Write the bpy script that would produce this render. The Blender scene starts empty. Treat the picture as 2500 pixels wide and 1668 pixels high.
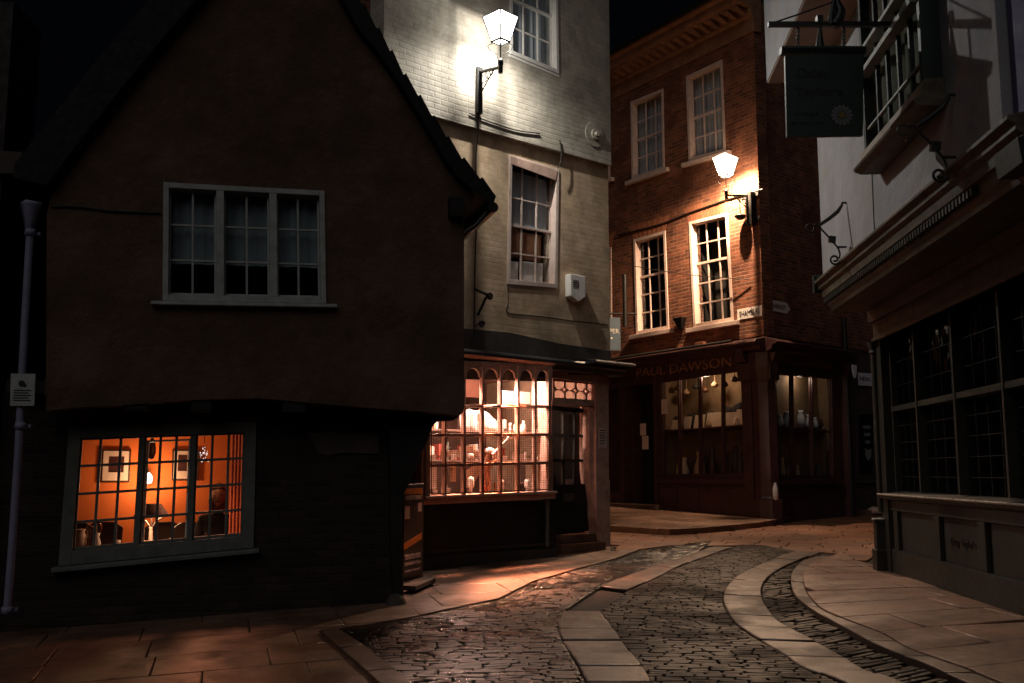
import bpy, bmesh, math, random
from math import sin, cos, pi, radians, sqrt
from mathutils import Vector, Matrix, noise
from mathutils.geometry import tessellate_polygon, intersect_line_line_2d
V = Vector
rnd = random.Random(7)
sc = bpy.context.scene
C = sc.collection

# ------------------------------------------------------------------ camera
F, TH, H = 2430.0, math.atan(321/2430.0), 1.6        # focal length in photo pixels, upward pitch, eye height
cd = bpy.data.cameras.new('camera'); cam = bpy.data.objects.new('camera', cd); C.objects.link(cam)
cd.sensor_width = 36; cd.lens = 36*F/2500; cd.clip_end = 500; cd.clip_start = 0.05
cam.location = (0, 0, H); cam.rotation_euler = (pi/2+TH, 0, 0); sc.camera = cam
# ------------------------------------------------------------------ world, moonlit ambience, exposure
w = bpy.data.worlds.new('World'); sc.world = w; w.use_nodes = True
bg = w.node_tree.nodes['Background']; bg.inputs[0].default_value = (0.45, 0.55, 1.0, 1); bg.inputs[1].default_value = 0.0016
sl = bpy.data.lights.new('sun', 'SUN'); sl.energy = 0.27; sl.angle = radians(50); sl.color = (1.0, 0.95, 0.93)
so = bpy.data.objects.new('sun', sl); C.objects.link(so); so.rotation_euler = (radians(48), 0, radians(-14))
sc.view_settings.view_transform = 'Standard'; sc.view_settings.look = 'None'
sc.view_settings.exposure = 0; sc.view_settings.gamma = 1
sc.render.engine = 'CYCLES'; sc.cycles.use_denoising = True
sc.cycles.max_bounces = 6; sc.cycles.diffuse_bounces = 4; sc.cycles.glossy_bounces = 3; sc.cycles.transparent_max_bounces = 24
sc.cycles.sample_clamp_indirect = 4.0; sc.cycles.caustics_reflective = False; sc.cycles.caustics_refractive = False

# ------------------------------------------------------------------ geometry of the place
def ray(u, v):
    s = (834-v)/F
    return V(((u-1250)/F, cos(TH)-s*sin(TH), sin(TH)+s*cos(TH)))
def smooth(t): t = max(0, min(1, t)); return t*t*(3-2*t)
def gz(x, y):                                     # the street climbs gently away; the right pavement is level
    z = .031*y + .03*(min(x, -1)+1)
    return z + smooth((x-2.0)/2.4)*max(0, .031*(12.33-y))
def G(u, v):                                      # ground point seen along a sight line
    r = ray(u, v); t = 8.0
    for _ in range(60):
        p = r*t; t += (H+p.z-gz(p.x, p.y))/max(.02, -r.z+.031)*.7
    p = r*t
    return V((p.x, p.y))
class Wall:
    def __init__(s, p0, p1):                      # p0 is the left end seen from the street
        s.p0 = V((p0[0], p0[1], 0)); d = V((p1[0], p1[1], 0))-s.p0
        s.L = d.length; s.e = d.normalized(); s.n = V((s.e.y, -s.e.x, 0))
    def at(s, u, v, off=0):
        r = ray(u, v); o = s.p0+s.n*off-V((0, 0, H))
        t = o.dot(s.n)/r.dot(s.n); p = r*t+V((0, 0, H))-s.p0
        return (p.dot(s.e), p.z)
    def w(s, a, d, z): return s.p0+s.e*a+s.n*d+V((0, 0, z))
    def off(s, d): q = s.p0+s.n*d; q1 = q+s.e*s.L; return Wall((q.x, q.y), (q1.x, q1.y))
    def g(s, a, d=0): p = s.w(a, d, 0); return gz(p.x, p.y)

# ------------------------------------------------------------------ mesh building
ORG = {}
class MB:
    def __init__(s): s.v = []; s.f = []; s.sm = []
    def add(s, vs, fs, sm=False):
        b = len(s.v); s.v += [V(p) for p in vs]
        for f in fs: s.f.append([b+i for i in f]); s.sm.append(sm)
        return s
    def hexa(s, p):                               # 4 near corners then 4 far corners
        return s.add(p, [(0,1,2,3), (7,6,5,4), (0,4,5,1), (1,5,6,2), (2,6,7,3), (3,7,4,0)])
    def box(s, W, a0, a1, d0, d1, z0, z1):
        return s.hexa([W.w(a0,d1,z0), W.w(a1,d1,z0), W.w(a1,d1,z1), W.w(a0,d1,z1), W.w(a0,d0,z0), W.w(a1,d0,z0), W.w(a1,d0,z1), W.w(a0,d0,z1)])
    def prism(s, W, poly, d0, d1):                # polygon in (a, z), any shape, thick from d0 to d1
        n = len(poly); vs = [W.w(a, d1, z) for a, z in poly]+[W.w(a, d0, z) for a, z in poly]
        tri = tessellate_polygon([[V((a, z, 0)) for a, z in poly]])
        fs = [tuple(t) for t in tri]+[tuple(n+i for i in reversed(t)) for t in tri]
        fs += [(i, i+n, (i+1) % n+n, (i+1) % n) for i in range(n)]
        return s.add(vs, fs)
    def prof(s, W, prof, a0, a1, step=None):      # a moulding: profile in (d, z) run along the wall
        n = len(prof); vs = [W.w(a0, d, z) for d, z in prof]+[W.w(a1, d, z) for d, z in prof]
        tri = tessellate_polygon([[V((d, z, 0)) for d, z in prof]])
        fs = [tuple(t) for t in tri]+[tuple(n+i for i in reversed(t)) for t in tri]
        fs += [(i, (i+1) % n, (i+1) % n+n, i+n) for i in range(n)]
        return s.add(vs, fs)
    def wallholes(s, W, outer, holes, d, thick):
        allp = [outer]+holes
        tri = tessellate_polygon([[V((a, z, 0)) for a, z in q] for q in allp])
        flat = [p for q in allp for p in q]; n = len(flat)
        vs = [W.w(a, d, z) for a, z in flat]+[W.w(a, d-thick, z) for a, z in flat]
        fs = [tuple(t) for t in tri]+[tuple(n+i for i in reversed(t)) for t in tri]
        k = 0
        for q in allp:
            m = len(q)
            fs += [(k+i, k+i+n, k+(i+1) % m+n, k+(i+1) % m) for i in range(m)]; k += m
        return s.add(vs, fs)
    def tube(s, pts, r, n=8, rr=None, cap=True):
        pts = [V(p) for p in pts]; vs = []; m = len(pts); up = None
        for i, p in enumerate(pts):
            t = (pts[min(i+1, m-1)]-pts[max(i-1, 0)]).normalized()
            if up is None: up = t.orthogonal().normalized()
            up = (up-t*up.dot(t)).normalized(); b = t.cross(up); R = rr[i] if rr else r
            vs += [p+(up*cos(2*pi*k/n)+b*sin(2*pi*k/n))*R for k in range(n)]
        fs = [(i*n+k, i*n+(k+1) % n, (i+1)*n+(k+1) % n, (i+1)*n+k) for i in range(m-1) for k in range(n)]
        s.add(vs, fs, True)
        if cap: s.add(vs[:n], [tuple(reversed(range(n)))]); s.add(vs[-n:], [tuple(range(n))])
        return s
    def lathe(s, c, prof, n=16, sx=1, sy=1):      # prof: (radius, z above c)
        c = V(c); vs = [c+V((r*cos(2*pi*k/n)*sx, r*sin(2*pi*k/n)*sy, z)) for r, z in prof for k in range(n)]
        m = len(prof)
        fs = [(i*n+k, i*n+(k+1) % n, (i+1)*n+(k+1) % n, (i+1)*n+k) for i in range(m-1) for k in range(n)]
        return s.add(vs, fs, True)
    def quad(s, p): return s.add(p, [(0,1,2,3)])
    def cyl(s, W, a, z, r, d0, d1, n=20, sq=1):   # a disc standing on the wall face
        return s.prism(W, [(a+r*cos(2*pi*k/n), z+sq*r*sin(2*pi*k/n)) for k in range(n)], d0, d1)
    def build(s, name, m, parent=None, org=None, bev=0, recalc=True):
        me = bpy.data.meshes.new(name)
        if parent is not None: o0 = ORG[parent.name]
        elif org is not None: o0 = V(org)
        else:
            xs = [p.x for p in s.v]; ys = [p.y for p in s.v]; zs = [p.z for p in s.v]
            o0 = V(((min(xs)+max(xs))/2, (min(ys)+max(ys))/2, min(zs)))
        me.from_pydata([p-o0 for p in s.v], [], s.f)
        for p, q in zip(me.polygons, s.sm): p.use_smooth = q
        if recalc:
            bm = bmesh.new(); bm.from_mesh(me)
            bmesh.ops.recalc_face_normals(bm, faces=bm.faces); bm.to_mesh(me); bm.free()
        uv = me.uv_layers.new(name='UVMap').data
        for p in me.polygons:
            n = p.normal
            for li in p.loop_indices:
                c = me.vertices[me.loops[li].vertex_index].co+o0
                if abs(n.z) > .75: uv[li].uv = (c.x, c.y)
                else:
                    t = V((-n.y, n.x, 0)).normalized(); uv[li].uv = (c.dot(t), c.z)
        o = bpy.data.objects.new(name, me); C.objects.link(o); me.materials.append(m)
        if parent is not None: o.parent = parent
        else: o.location = o0
        ORG[o.name] = o0
        if bev:
            b = o.modifiers.new('bevel', 'BEVEL'); b.width = bev; b.segments = 2; b.limit_method = 'ANGLE'; b.angle_limit = radians(40)
        return o
def tag(o, label, cat, group=None):
    o['label'] = label; o['category'] = cat
    if group: o['group'] = group
    return o
def thing(name, loc, label, cat, group=None):
    o = bpy.data.objects.new(name, None); C.objects.link(o); o.location = loc; ORG[o.name] = V(loc); o.empty_display_size = .2
    return tag(o, label, cat, group)
def struct(o): o['kind'] = 'structure'; return o
def lbl(o, s): o['label'] = s; return o

# ------------------------------------------------------------------ materials
def newmat(name):
    m = bpy.data.materials.new(name); m.use_nodes = True; nt = m.node_tree
    return m, nt, nt.nodes['Principled BSDF']
def ramp(nt, fac, cols):
    r = nt.nodes.new('ShaderNodeValToRGB'); nt.links.new(fac, r.inputs[0])
    e = r.color_ramp.elements
    while len(e) < len(cols): e.new(.5)
    for k, (p, c) in enumerate(cols): e[k].position = p; e[k].color = (*c, 1)
    return r.outputs[0]
def nz(nt, scale, detail=6, rough=.6, coord='Object', stretch=None):
    tc = nt.nodes.new('ShaderNodeTexCoord'); n = nt.nodes.new('ShaderNodeTexNoise')
    n.inputs['Scale'].default_value = scale; n.inputs['Detail'].default_value = detail; n.inputs['Roughness'].default_value = rough
    src = tc.outputs[coord]
    if stretch:
        mp = nt.nodes.new('ShaderNodeMapping'); mp.inputs['Scale'].default_value = stretch; nt.links.new(src, mp.inputs[0]); src = mp.outputs[0]
    nt.links.new(src, n.inputs['Vector']); return n.outputs['Fac']
def bumpit(nt, bs, h, strength, dist=.01):
    b = nt.nodes.new('ShaderNodeBump'); b.inputs['Strength'].default_value = strength; b.inputs['Distance'].default_value = dist
    nt.links.new(h, b.inputs['Height']); nt.links.new(b.outputs[0], bs.inputs['Normal']); return b
def mat(name, c, rough=.6, var=.3, sc_=4, bump=.2, bsc=60, metal=0, spec=.4, stain=None, stretch=None, dist=.004, bulge=0):
    m, nt, bs = newmat(name); c = V(c)
    lo, hi = c*(1-var), c*(1+var*.6)
    col = ramp(nt, nz(nt, sc_, stretch=stretch), [(.3, lo), (.7, hi)])
    if stain:
        mx = nt.nodes.new('ShaderNodeMix'); mx.data_type = 'RGBA'
        f = ramp(nt, nz(nt, stain[1], 8, .7), [(.48, (0,0,0)), (.68, (1,1,1))])
        nt.links.new(f, mx.inputs[0]); nt.links.new(col, mx.inputs[6]); mx.inputs[7].default_value = (*stain[0], 1); col = mx.outputs[2]
    nt.links.new(col, bs.inputs['Base Color'])
    r = ramp(nt, nz(nt, sc_*2.3), [(.3, (max(0, rough-.12),)*3), (.7, (min(1, rough+.12),)*3)]); nt.links.new(r, bs.inputs['Roughness'])
    bs.inputs['Metallic'].default_value = metal; bs.inputs['Specular IOR Level'].default_value = spec
    if bump:
        b = bumpit(nt, bs, nz(nt, bsc, stretch=stretch), bump, dist)
        if bulge: b2 = nt.nodes.new('ShaderNodeBump'); b2.inputs['Strength'].default_value = .8; b2.inputs['Distance'].default_value = bulge; nt.links.new(nz(nt, 2.4, 5, .6), b2.inputs['Height']); nt.links.new(b2.outputs[0], b.inputs['Normal'])
    return m
def brick(name, c1, c2, mortar, bw=.235, rh=.078, mw=.012, rough=.8, bump=.7, dist=.012, dark=None, patch=None, spec=.25):
    m, nt, bs = newmat(name)
    tc = nt.nodes.new('ShaderNodeTexCoord'); b = nt.nodes.new('ShaderNodeTexBrick')
    # slight waviness so that no course is dead straight
    n0 = nt.nodes.new('ShaderNodeTexNoise'); n0.inputs['Scale'].default_value = 2.2; nt.links.new(tc.outputs['UV'], n0.inputs['Vector'])
    vm = nt.nodes.new('ShaderNodeVectorMath'); vm.operation = 'MULTIPLY_ADD'; nt.links.new(n0.outputs['Color'], vm.inputs[0]); vm.inputs[1].default_value = (.045, .035, 0)
    nt.links.new(tc.outputs['UV'], vm.inputs[2]); nt.links.new(vm.outputs[0], b.inputs['Vector'])
    b.inputs['Scale'].default_value = 1; b.inputs['Brick Width'].default_value = bw; b.inputs['Row Height'].default_value = rh
    b.inputs['Mortar Size'].default_value = mw; b.inputs['Mortar Smooth'].default_value = .4; b.inputs['Bias'].default_value = -.1
    b.inputs['Color1'].default_value = (*c1, 1); b.inputs['Color2'].default_value = (*c2, 1); b.inputs['Mortar'].default_value = (*mortar, 1)
    mx = nt.nodes.new('ShaderNodeMix'); mx.data_type = 'RGBA'; mx.blend_type = 'MULTIPLY'; mx.inputs[0].default_value = 1
    v = ramp(nt, nz(nt, 3.1, 8, .7), [(.3, (.55,)*3), (.72, (1.25,)*3)])
    nt.links.new(b.outputs['Color'], mx.inputs[6]); nt.links.new(v, mx.inputs[7]); col = mx.outputs[2]
    if patch:
        m2 = nt.nodes.new('ShaderNodeMix'); m2.data_type = 'RGBA'; f = ramp(nt, nz(nt, patch[1], 7, .7), [(.5, (0,0,0)), (.66, (1,1,1))])
        nt.links.new(f, m2.inputs[0]); nt.links.new(col, m2.inputs[6]); m2.inputs[7].default_value = (*patch[0], 1); col = m2.outputs[2]
    nt.links.new(col, bs.inputs['Base Color']); bs.inputs['Roughness'].default_value = rough; bs.inputs['Specular IOR Level'].default_value = spec
    ma = nt.nodes.new('ShaderNodeMath'); ma.operation = 'MULTIPLY_ADD'; ma.inputs[1].default_value = -.9
    nf = nz(nt, 26, 8, .7); nt.links.new(b.outputs['Fac'], ma.inputs[0]); nt.links.new(nf, ma.inputs[2])
    fade = nz(nt, 1.1, 3, .5)
    mb_ = nt.nodes.new('ShaderNodeMath'); mb_.operation = 'MULTIPLY'; nt.links.new(ma.outputs[0], mb_.inputs[0])
    fr = ramp(nt, fade, [(.35, (.35,)*3), (.6, (1,)*3)]); nt.links.new(fr, mb_.inputs[1])
    bumpit(nt, bs, mb_.outputs[0], bump, dist)
    return m
def glass(name, tint=(1,1,1), rough=.03, ior=1.5, wav=.08):
    m, nt, bs = newmat(name); nt.nodes.remove(bs); out = nt.nodes['Material Output']
    t = nt.nodes.new('ShaderNodeBsdfTransparent'); t.inputs[0].default_value = (*tint, 1)
    g = nt.nodes.new('ShaderNodeBsdfGlossy'); g.inputs['Roughness'].default_value = rough
    lw_ = nt.nodes.new('ShaderNodeLayerWeight'); lw_.inputs[0].default_value = .5; mx = nt.nodes.new('ShaderNodeMixShader')
    pw = nt.nodes.new('ShaderNodeMath'); pw.operation = 'POWER'; pw.inputs[1].default_value = 5; nt.links.new(lw_.outputs['Facing'], pw.inputs[0])
    fz = nt.nodes.new('ShaderNodeMath'); fz.operation = 'MULTIPLY_ADD'; fz.inputs[1].default_value = .93; fz.inputs[2].default_value = ((ior-1)/(ior+1))**2*1.6; nt.links.new(pw.outputs[0], fz.inputs[0])
    if wav:
        b = nt.nodes.new('ShaderNodeBump'); b.inputs['Strength'].default_value = wav; b.inputs['Distance'].default_value = .02
        nt.links.new(nz(nt, 3, 2), b.inputs['Height']); nt.links.new(b.outputs[0], g.inputs['Normal'])
    nt.links.new(fz.outputs[0], mx.inputs[0]); nt.links.new(t.outputs[0], mx.inputs[1]); nt.links.new(g.outputs[0], mx.inputs[2])
    nt.links.new(mx.outputs[0], out.inputs[0]); return m
def glow(name, c, st, through=False):
    m, nt, bs = newmat(name); nt.nodes.remove(bs); out = nt.nodes['Material Output']
    e = nt.nodes.new('ShaderNodeEmission'); e.inputs[0].default_value = (*c, 1); e.inputs[1].default_value = st
    if through:
        t = nt.nodes.new('ShaderNodeBsdfTransparent'); a = nt.nodes.new('ShaderNodeAddShader')
        nt.links.new(e.outputs[0], a.inputs[0]); nt.links.new(t.outputs[0], a.inputs[1]); nt.links.new(a.outputs[0], out.inputs[0])
    else: nt.links.new(e.outputs[0], out.inputs[0])
    return m
def cobble(name, lo, hi, rough=.3, spec=.5):
    m, nt, bs = newmat(name)
    gi = nt.nodes.new('ShaderNodeNewGeometry'); m1 = nt.nodes.new('ShaderNodeMix'); m1.data_type = 'RGBA'; m1.blend_type = 'MULTIPLY'; m1.inputs[0].default_value = 1
    c = ramp(nt, gi.outputs['Random Per Island'], [(0, lo), (1, hi)])
    v = ramp(nt, nz(nt, 14, 8, .7), [(.3, (.6,)*3), (.7, (1.2,)*3)])
    nt.links.new(c, m1.inputs[6]); nt.links.new(v, m1.inputs[7])
    m2 = nt.nodes.new('ShaderNodeMix'); m2.data_type = 'RGBA'; m2.blend_type = 'MULTIPLY'; m2.inputs[0].default_value = 1     # worn and dirty areas
    nt.links.new(m1.outputs[2], m2.inputs[6]); nt.links.new(ramp(nt, nz(nt, 1.7, 9, .72), [(.36, (.42,.40,.38)), (.52, (.85,.85,.85)), (.68, (1.25,1.2,1.15))]), m2.inputs[7])
    nt.links.new(m2.outputs[2], bs.inputs['Base Color'])
    wet = ramp(nt, nz(nt, 1.3, 5, .6), [(.44, (rough,)*3), (.60, (rough+.32,)*3)])
    nt.links.new(wet, bs.inputs['Roughness']); bs.inputs['Specular IOR Level'].default_value = spec
    bumpit(nt, bs, nz(nt, 22, 9, .75), .5, .010); return m

M = dict(
 gable=mat('brown_render', (.12,.074,.05), .95, .4, 1.6, .9, 60, spec=.1, stain=((.082,.054,.038), 1.9), bulge=.06, dist=.008),
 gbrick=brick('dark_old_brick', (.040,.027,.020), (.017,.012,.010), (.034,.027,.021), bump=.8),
 frame_grey=mat('weathered_white_paint', (.36,.38,.36), .6, .25, 9, .15, 40),
 frame_green=mat('grey_green_paint', (.13,.14,.125), .6, .3, 9, .15, 40),
 tile=mat('old_clay_tile', (.007,.005,.004), .8, .4, 7, .5, 30),
 timber=mat('black_oak', (.012,.009,.007), .7, .5, 5, .6, 14, stretch=(1,1,.15)),
 black=mat('black_iron', (.012,.012,.011), .42, .4, 20, .2, 80, spec=.5),
 cream=brick('painted_brick', (.50,.45,.37), (.48,.43,.35), (.46,.41,.335), rough=.75, bump=.5, dist=.010, patch=((.35,.30,.235), .9)),
 creamlow=brick('worn_painted_brick', (.60,.44,.295), (.585,.43,.285), (.57,.42,.275), rough=.8, bump=.16, dist=.008, patch=((.42,.285,.165), 1.2)),
 white=mat('white_gloss_paint', (.80,.76,.70), .4, .12, 8, .1, 50),
 pink=mat('pink_cream_paint', (.55,.37,.29), .5, .22, 7, .2, 40, stain=((.32,.2,.15), 4)),
 darkpaint=mat('black_green_paint', (.014,.016,.013), .5, .4, 6, .2, 40),
 lead=mat('lead_sheet', (.03,.03,.028), .5, .5, 6, .5, 18),
 brickred=brick('orange_red_brick', (.29,.105,.056), (.115,.048,.033), (.27,.15,.09), bump=.75, patch=((.12,.045,.028), 1.1)),
 gauged=mat('rubbed_brick', (.36,.14,.07), .8, .3, 20, .3, 50, stretch=(4,4,.6)),
 stonecorn=mat('painted_stone', (.30,.16,.09), .7, .35, 4, .4, 20),
 sash=mat('sash_paint', (.70,.55,.47), .45, .15, 8, .1, 40),
 maroon=mat('maroon_paint', (.070,.031,.029), .4, .35, 5, .2, 30, spec=.5),
 soot=mat('sooty_render', (.07,.055,.045), .85, .4, 3, .4, 30),
 plaster=mat('white_plaster', (.35,.35,.37), .85, .16, 1.7, .4, 45, bulge=.03, spec=.15, stain=((.33,.31,.29), 1.6), stretch=(1,1,.5)),
 plasterbrown=mat('soffit_plaster', (.33,.24,.18), .85, .2, 2, .3, 40),
 olive=mat('olive_brown_paint', (.045,.042,.032), .5, .3, 6, .2, 30, stretch=(1,1,.4)),
 moss=mat('stained_cornice_paint', (.12,.098,.068), .6, .55, 5, .3, 25, stretch=(1,.2,3), stain=((.05,.03,.02), 6)),
 green=mat('dark_green_paint', (.018,.034,.027), .45, .25, 6, .15, 40),
 pipe=mat('blue_lit_grey_paint', (.23,.23,.33), .5, .25, 5, .2, 30),  # blue light is put into the grey of the pipe paint
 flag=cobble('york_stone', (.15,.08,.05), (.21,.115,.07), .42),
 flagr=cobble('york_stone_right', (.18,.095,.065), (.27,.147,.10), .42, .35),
 slab=cobble('wheel_slab', (.070,.042,.029), (.12,.073,.050), .38, .35),
 sett=cobble('wet_setts', (.010,.007,.0055), (.034,.022,.016), .13), sett2=cobble('damp_setts', (.010,.007,.0055), (.034,.022,.016), .46, .12),
 grit=mat('joint_grit', (.018,.013,.010), .9, .4, 9, .8, 70),
 road=mat('worn_road', (.15,.065,.032), .62, .45, 1.6, .9, 22, stretch=(.6,1,1), dist=.01),
 glass=glass('window_glass'), glassclean=glass('shop_glass', wav=.03), glassdark=glass('old_glass', (.75,.8,.8), .05, 1.5, .3), glassshop=glass('wavy_old_glass', (.6,.65,.65), .04, 1.9, .6),
 ink=mat('black_ink', (.01,.01,.01), .5, .2, 8, 0), white_ink=mat('cream_lettering', (.6,.55,.45), .5, .2, 8, 0),
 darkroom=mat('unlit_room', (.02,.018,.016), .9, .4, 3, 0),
 curtain=mat('pale_curtain', (.38,.42,.46), .9, .35, 5, .1, 60, stretch=(1,1,.1)),
 wood=mat('dark_wood', (.06,.025,.012), .4, .4, 6, .2, 30, stretch=(1,1,.2)),
 orange=mat('orange_wall', (.70,.17,.035), .8, .12, 2, .1, 40),
 poster_letter=mat('poster_lettering', (.75,.66,.60), .5, .3, 30, 0), frame_white=mat('blue_lit_enamel', (.85,.85,.95), .4, .1, 6, 0), glass_obj=glass('drinking_glass', (.9,.85,.85), .05, 1.5, 0),  # the enamel is blued and brightened to carry light from the square
 cable=mat('cable_rubber', (.02,.016,.013), .6, .3, 9, 0),
)

# ------------------------------------------------------------------ shared parts
def qmap(q):                                      # corners TL TR BR BL in (a, z) -> bilinear
    tl, tr, br, bl = [V(p) for p in q]
    return lambda a, b: (tl*(1-a)+tr*a)*(1-b)+(bl*(1-a)+br*a)*b
def qbox(mb, W, Q, a0, a1, b0, b1, d0, d1):
    c = [Q(a0, b1), Q(a1, b1), Q(a1, b0), Q(a0, b0)]
    return mb.hexa([W.w(p.x, d1, p.y) for p in c]+[W.w(p.x, d0, p.y) for p in c])
def qsheet(mb, W, Q, d, a0=0, a1=1, b0=0, b1=1):
    c = [Q(a0, b1), Q(a1, b1), Q(a1, b0), Q(a0, b0)]
    return mb.quad([W.w(p.x, d, p.y) for p in c])
def PXQ(W, pts, off=0): return [W.at(u, v, off) for u, v in pts]
def grow(q, m):
    c = sum((V(p) for p in q), V((0, 0)))/4; out = []
    for p in q: p = V(p); out.append((p.x+(m if p.x > c.x else -m), p.y+(m if p.y > c.y else -m)))
    return out
def window(parent, W, q, cols, rows, fw=.06, bw=.022, d=0, fm='white', gm='glass', meet=None, rowf=None, splits=None, mull=.05,
           sill=None, blind=None, room=None, casing=.02, sash_in=.05, label=None, blind_b=1.0, name='window'):
    """one window: a frame with its glazing bars, panes, sill and whatever hangs behind it"""
    Q = qmap(q); wd = (V(q[0])-V(q[1])).length; ht = (V(q[0])-V(q[3])).length; fa, fb = fw/wd, fw/ht; mb = MB()
    d1 = d+casing
    qbox(mb, W, Q, 0, fa, 0, 1, d-.08, d1); qbox(mb, W, Q, 1-fa, 1, 0, 1, d-.08, d1)
    qbox(mb, W, Q, fa, 1-fa, 0, fb, d-.08, d1-.003); qbox(mb, W, Q, fa, 1-fa, 1-fb*1.2, 1, d-.08, d1-.003)
    edges = [fa]+([s for s in (splits or [])])+[1-fa]; ma = mull/wd/2
    lights = []
    for i in range(len(edges)-1):
        a0 = edges[i]+(ma if i else 0); a1 = edges[i+1]-(ma if i < len(edges)-2 else 0); lights.append((a0, a1))
        if i: qbox(mb, W, Q, edges[i]-ma, edges[i]+ma, fb, 1-fb*1.2, d-.08, d1-.006)
    rf = rowf or [k/rows for k in range(1, rows)]; ba, bb = bw/wd/2, bw/ht/2; B0, B1 = fb, 1-fb*1.2
    for a0, a1 in lights:
        for k in range(1, cols):
            a = a0+(a1-a0)*k/cols; qbox(mb, W, Q, a-ba, a+ba, B0, B1, d-sash_in-.012, d-sash_in+.018)
        for k, r in enumerate(rf):
            b = B0+(B1-B0)*r; h = bb*(1.7 if meet == k+1 else 1)
            qbox(mb, W, Q, a0, a1, b-h, b+h, d-sash_in-.014, d-sash_in+(.03 if meet == k+1 else .014))
        ta, tb = .018/wd, .018/ht
        for x in ((a0, a0+ta), (a1-ta, a1)): qbox(mb, W, Q, x[0], x[1], B0, B1, d-sash_in-.016, d-sash_in+.012)
        for x in ((B0, B0+tb), (B1-tb*1.6, B1)): qbox(mb, W, Q, a0+ta, a1-ta, x[0], x[1], d-sash_in-.016, d-sash_in+.012)
    o = mb.build(name, M[fm], parent, bev=.003)
    g = MB(); qsheet(g, W, Q, d-sash_in, fa*.6, 1-fa*.6, fb*.6, 1-fb*.6); g.build('glass', M[gm], o)
    if sill:
        pr, over, th = sill; c0, c1 = V(q[3]), V(q[2]); s = MB(); ex = (c1-c0).normalized()*over; c0 = c0-ex; c1 = c1+ex
        s.hexa([W.w(c0.x, d+pr, c0.y-th), W.w(c1.x, d+pr, c1.y-th), W.w(c1.x, d+pr, c1.y-.012), W.w(c0.x, d+pr, c0.y-.012),
                W.w(c0.x, d-.05, c0.y-th), W.w(c1.x, d-.05, c1.y-th), W.w(c1.x, d-.05, c1.y-.001), W.w(c0.x, d-.05, c0.y-.001)])
        s.build('sill', M[sill_m.get(fm, fm)], o, bev=.006)
    if blind:
        bm_, n = MB(), 40; vs = []
        for k in range(n+1):
            a = k/n; dd = d-.16-.018*sin(k*1.9)-.01*sin(k*.7)
            for b in (.02, blind_b): p = Q(a, b); vs.append(W.w(p.x, dd, p.y))
        bm_.add(vs, [(2*k, 2*k+1, 2*k+3, 2*k+2) for k in range(n)], True); bm_.build('curtain', M[blind], o, recalc=False)
    if room:
        r = MB(); g2 = grow(q, .02); dep = room; Q2 = qmap(g2)
        c = [Q2(0,1), Q2(1,1), Q2(1,0), Q2(0,0)]; vs = [W.w(p.x, d-.1, p.y) for p in c]+[W.w(p.x, d-.1-dep, p.y) for p in c]
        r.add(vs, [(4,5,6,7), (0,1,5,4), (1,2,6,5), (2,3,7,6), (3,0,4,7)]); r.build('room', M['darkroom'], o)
    if label: lbl(o, label)
    return o
sill_m = {}
def text(s, W, a, z, d, width, height, m, parent=None, name='lettering', slope=0, align='CENTER', org=None, bold=0, shear=0):
    cu = bpy.data.curves.new('t', 'FONT'); cu.body = s; cu.align_x = 'CENTER'; cu.align_y = 'CENTER'; cu.resolution_u = 3; cu.extrude = .004; cu.offset = bold; cu.shear = shear
    t = bpy.data.objects.new('t', cu); C.objects.link(t); bpy.context.view_layer.update()
    me = bpy.data.meshes.new_from_object(t.evaluated_get(bpy.context.evaluated_depsgraph_get()))
    bpy.data.objects.remove(t); bpy.data.curves.remove(cu)
    xs = [v.co.x for v in me.vertices]; ys = [v.co.y for v in me.vertices]
    kx = width/(max(xs)-min(xs)); ky = height/(max(ys)-min(ys)); cx = (max(xs)+min(xs))/2; cy = (max(ys)+min(ys))/2
    mb = MB(); mb.v = [W.w(a+(v.co.x-cx)*kx, d+v.co.z, z+(v.co.y-cy)*ky+(v.co.x-cx)*kx*slope) for v in me.vertices]
    mb.f = [list(p.vertices) for p in me.polygons]; mb.sm = [False]*len(mb.f); bpy.data.meshes.remove(me)
    return mb.build(name, M[m], parent, org, recalc=False)
def arc(c, r, a0, a1, n=14, x=V((1,0,0)), y=V((0,0,1)), r1=None):
    return [V(c)+x*((r+(r1-r)*k/n if r1 is not None else r)*cos(a0+(a1-a0)*k/n))+y*((r+(r1-r)*k/n if r1 is not None else r)*sin(a0+(a1-a0)*k/n)) for k in range(n+1)]
# ================================================================== walls of the place
GW = Wall((-4.7, 9.13), (-1.15, 10.2))            # brick ground storey of the gabled house
GU = GW.off(.42)                                  # its jettied upper storey
_d = V((1.13, 1)).normalized()
CW = Wall((1.5-_d.x*4.2, 15.2-_d.y*4.2), (1.5, 15.2))      # cream house
_k = V((5.08, 19.9)); _l = V((-.663, 1)).normalized(); _r = V((1.13, 1)).normalized()
DL = Wall(_k+_l*9, _k); DR = Wall(_k, _k+_r*9)             # corner shop: street face and square face
SWn = V((4.62+.081*(5.2-12.33), 5.2)); SW = Wall((4.62, 12.33), SWn)          # right-hand shop front
RW = SW.off(.685); RT = SW.off(1.30)                       # jettied first floor, jettied second floor

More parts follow.
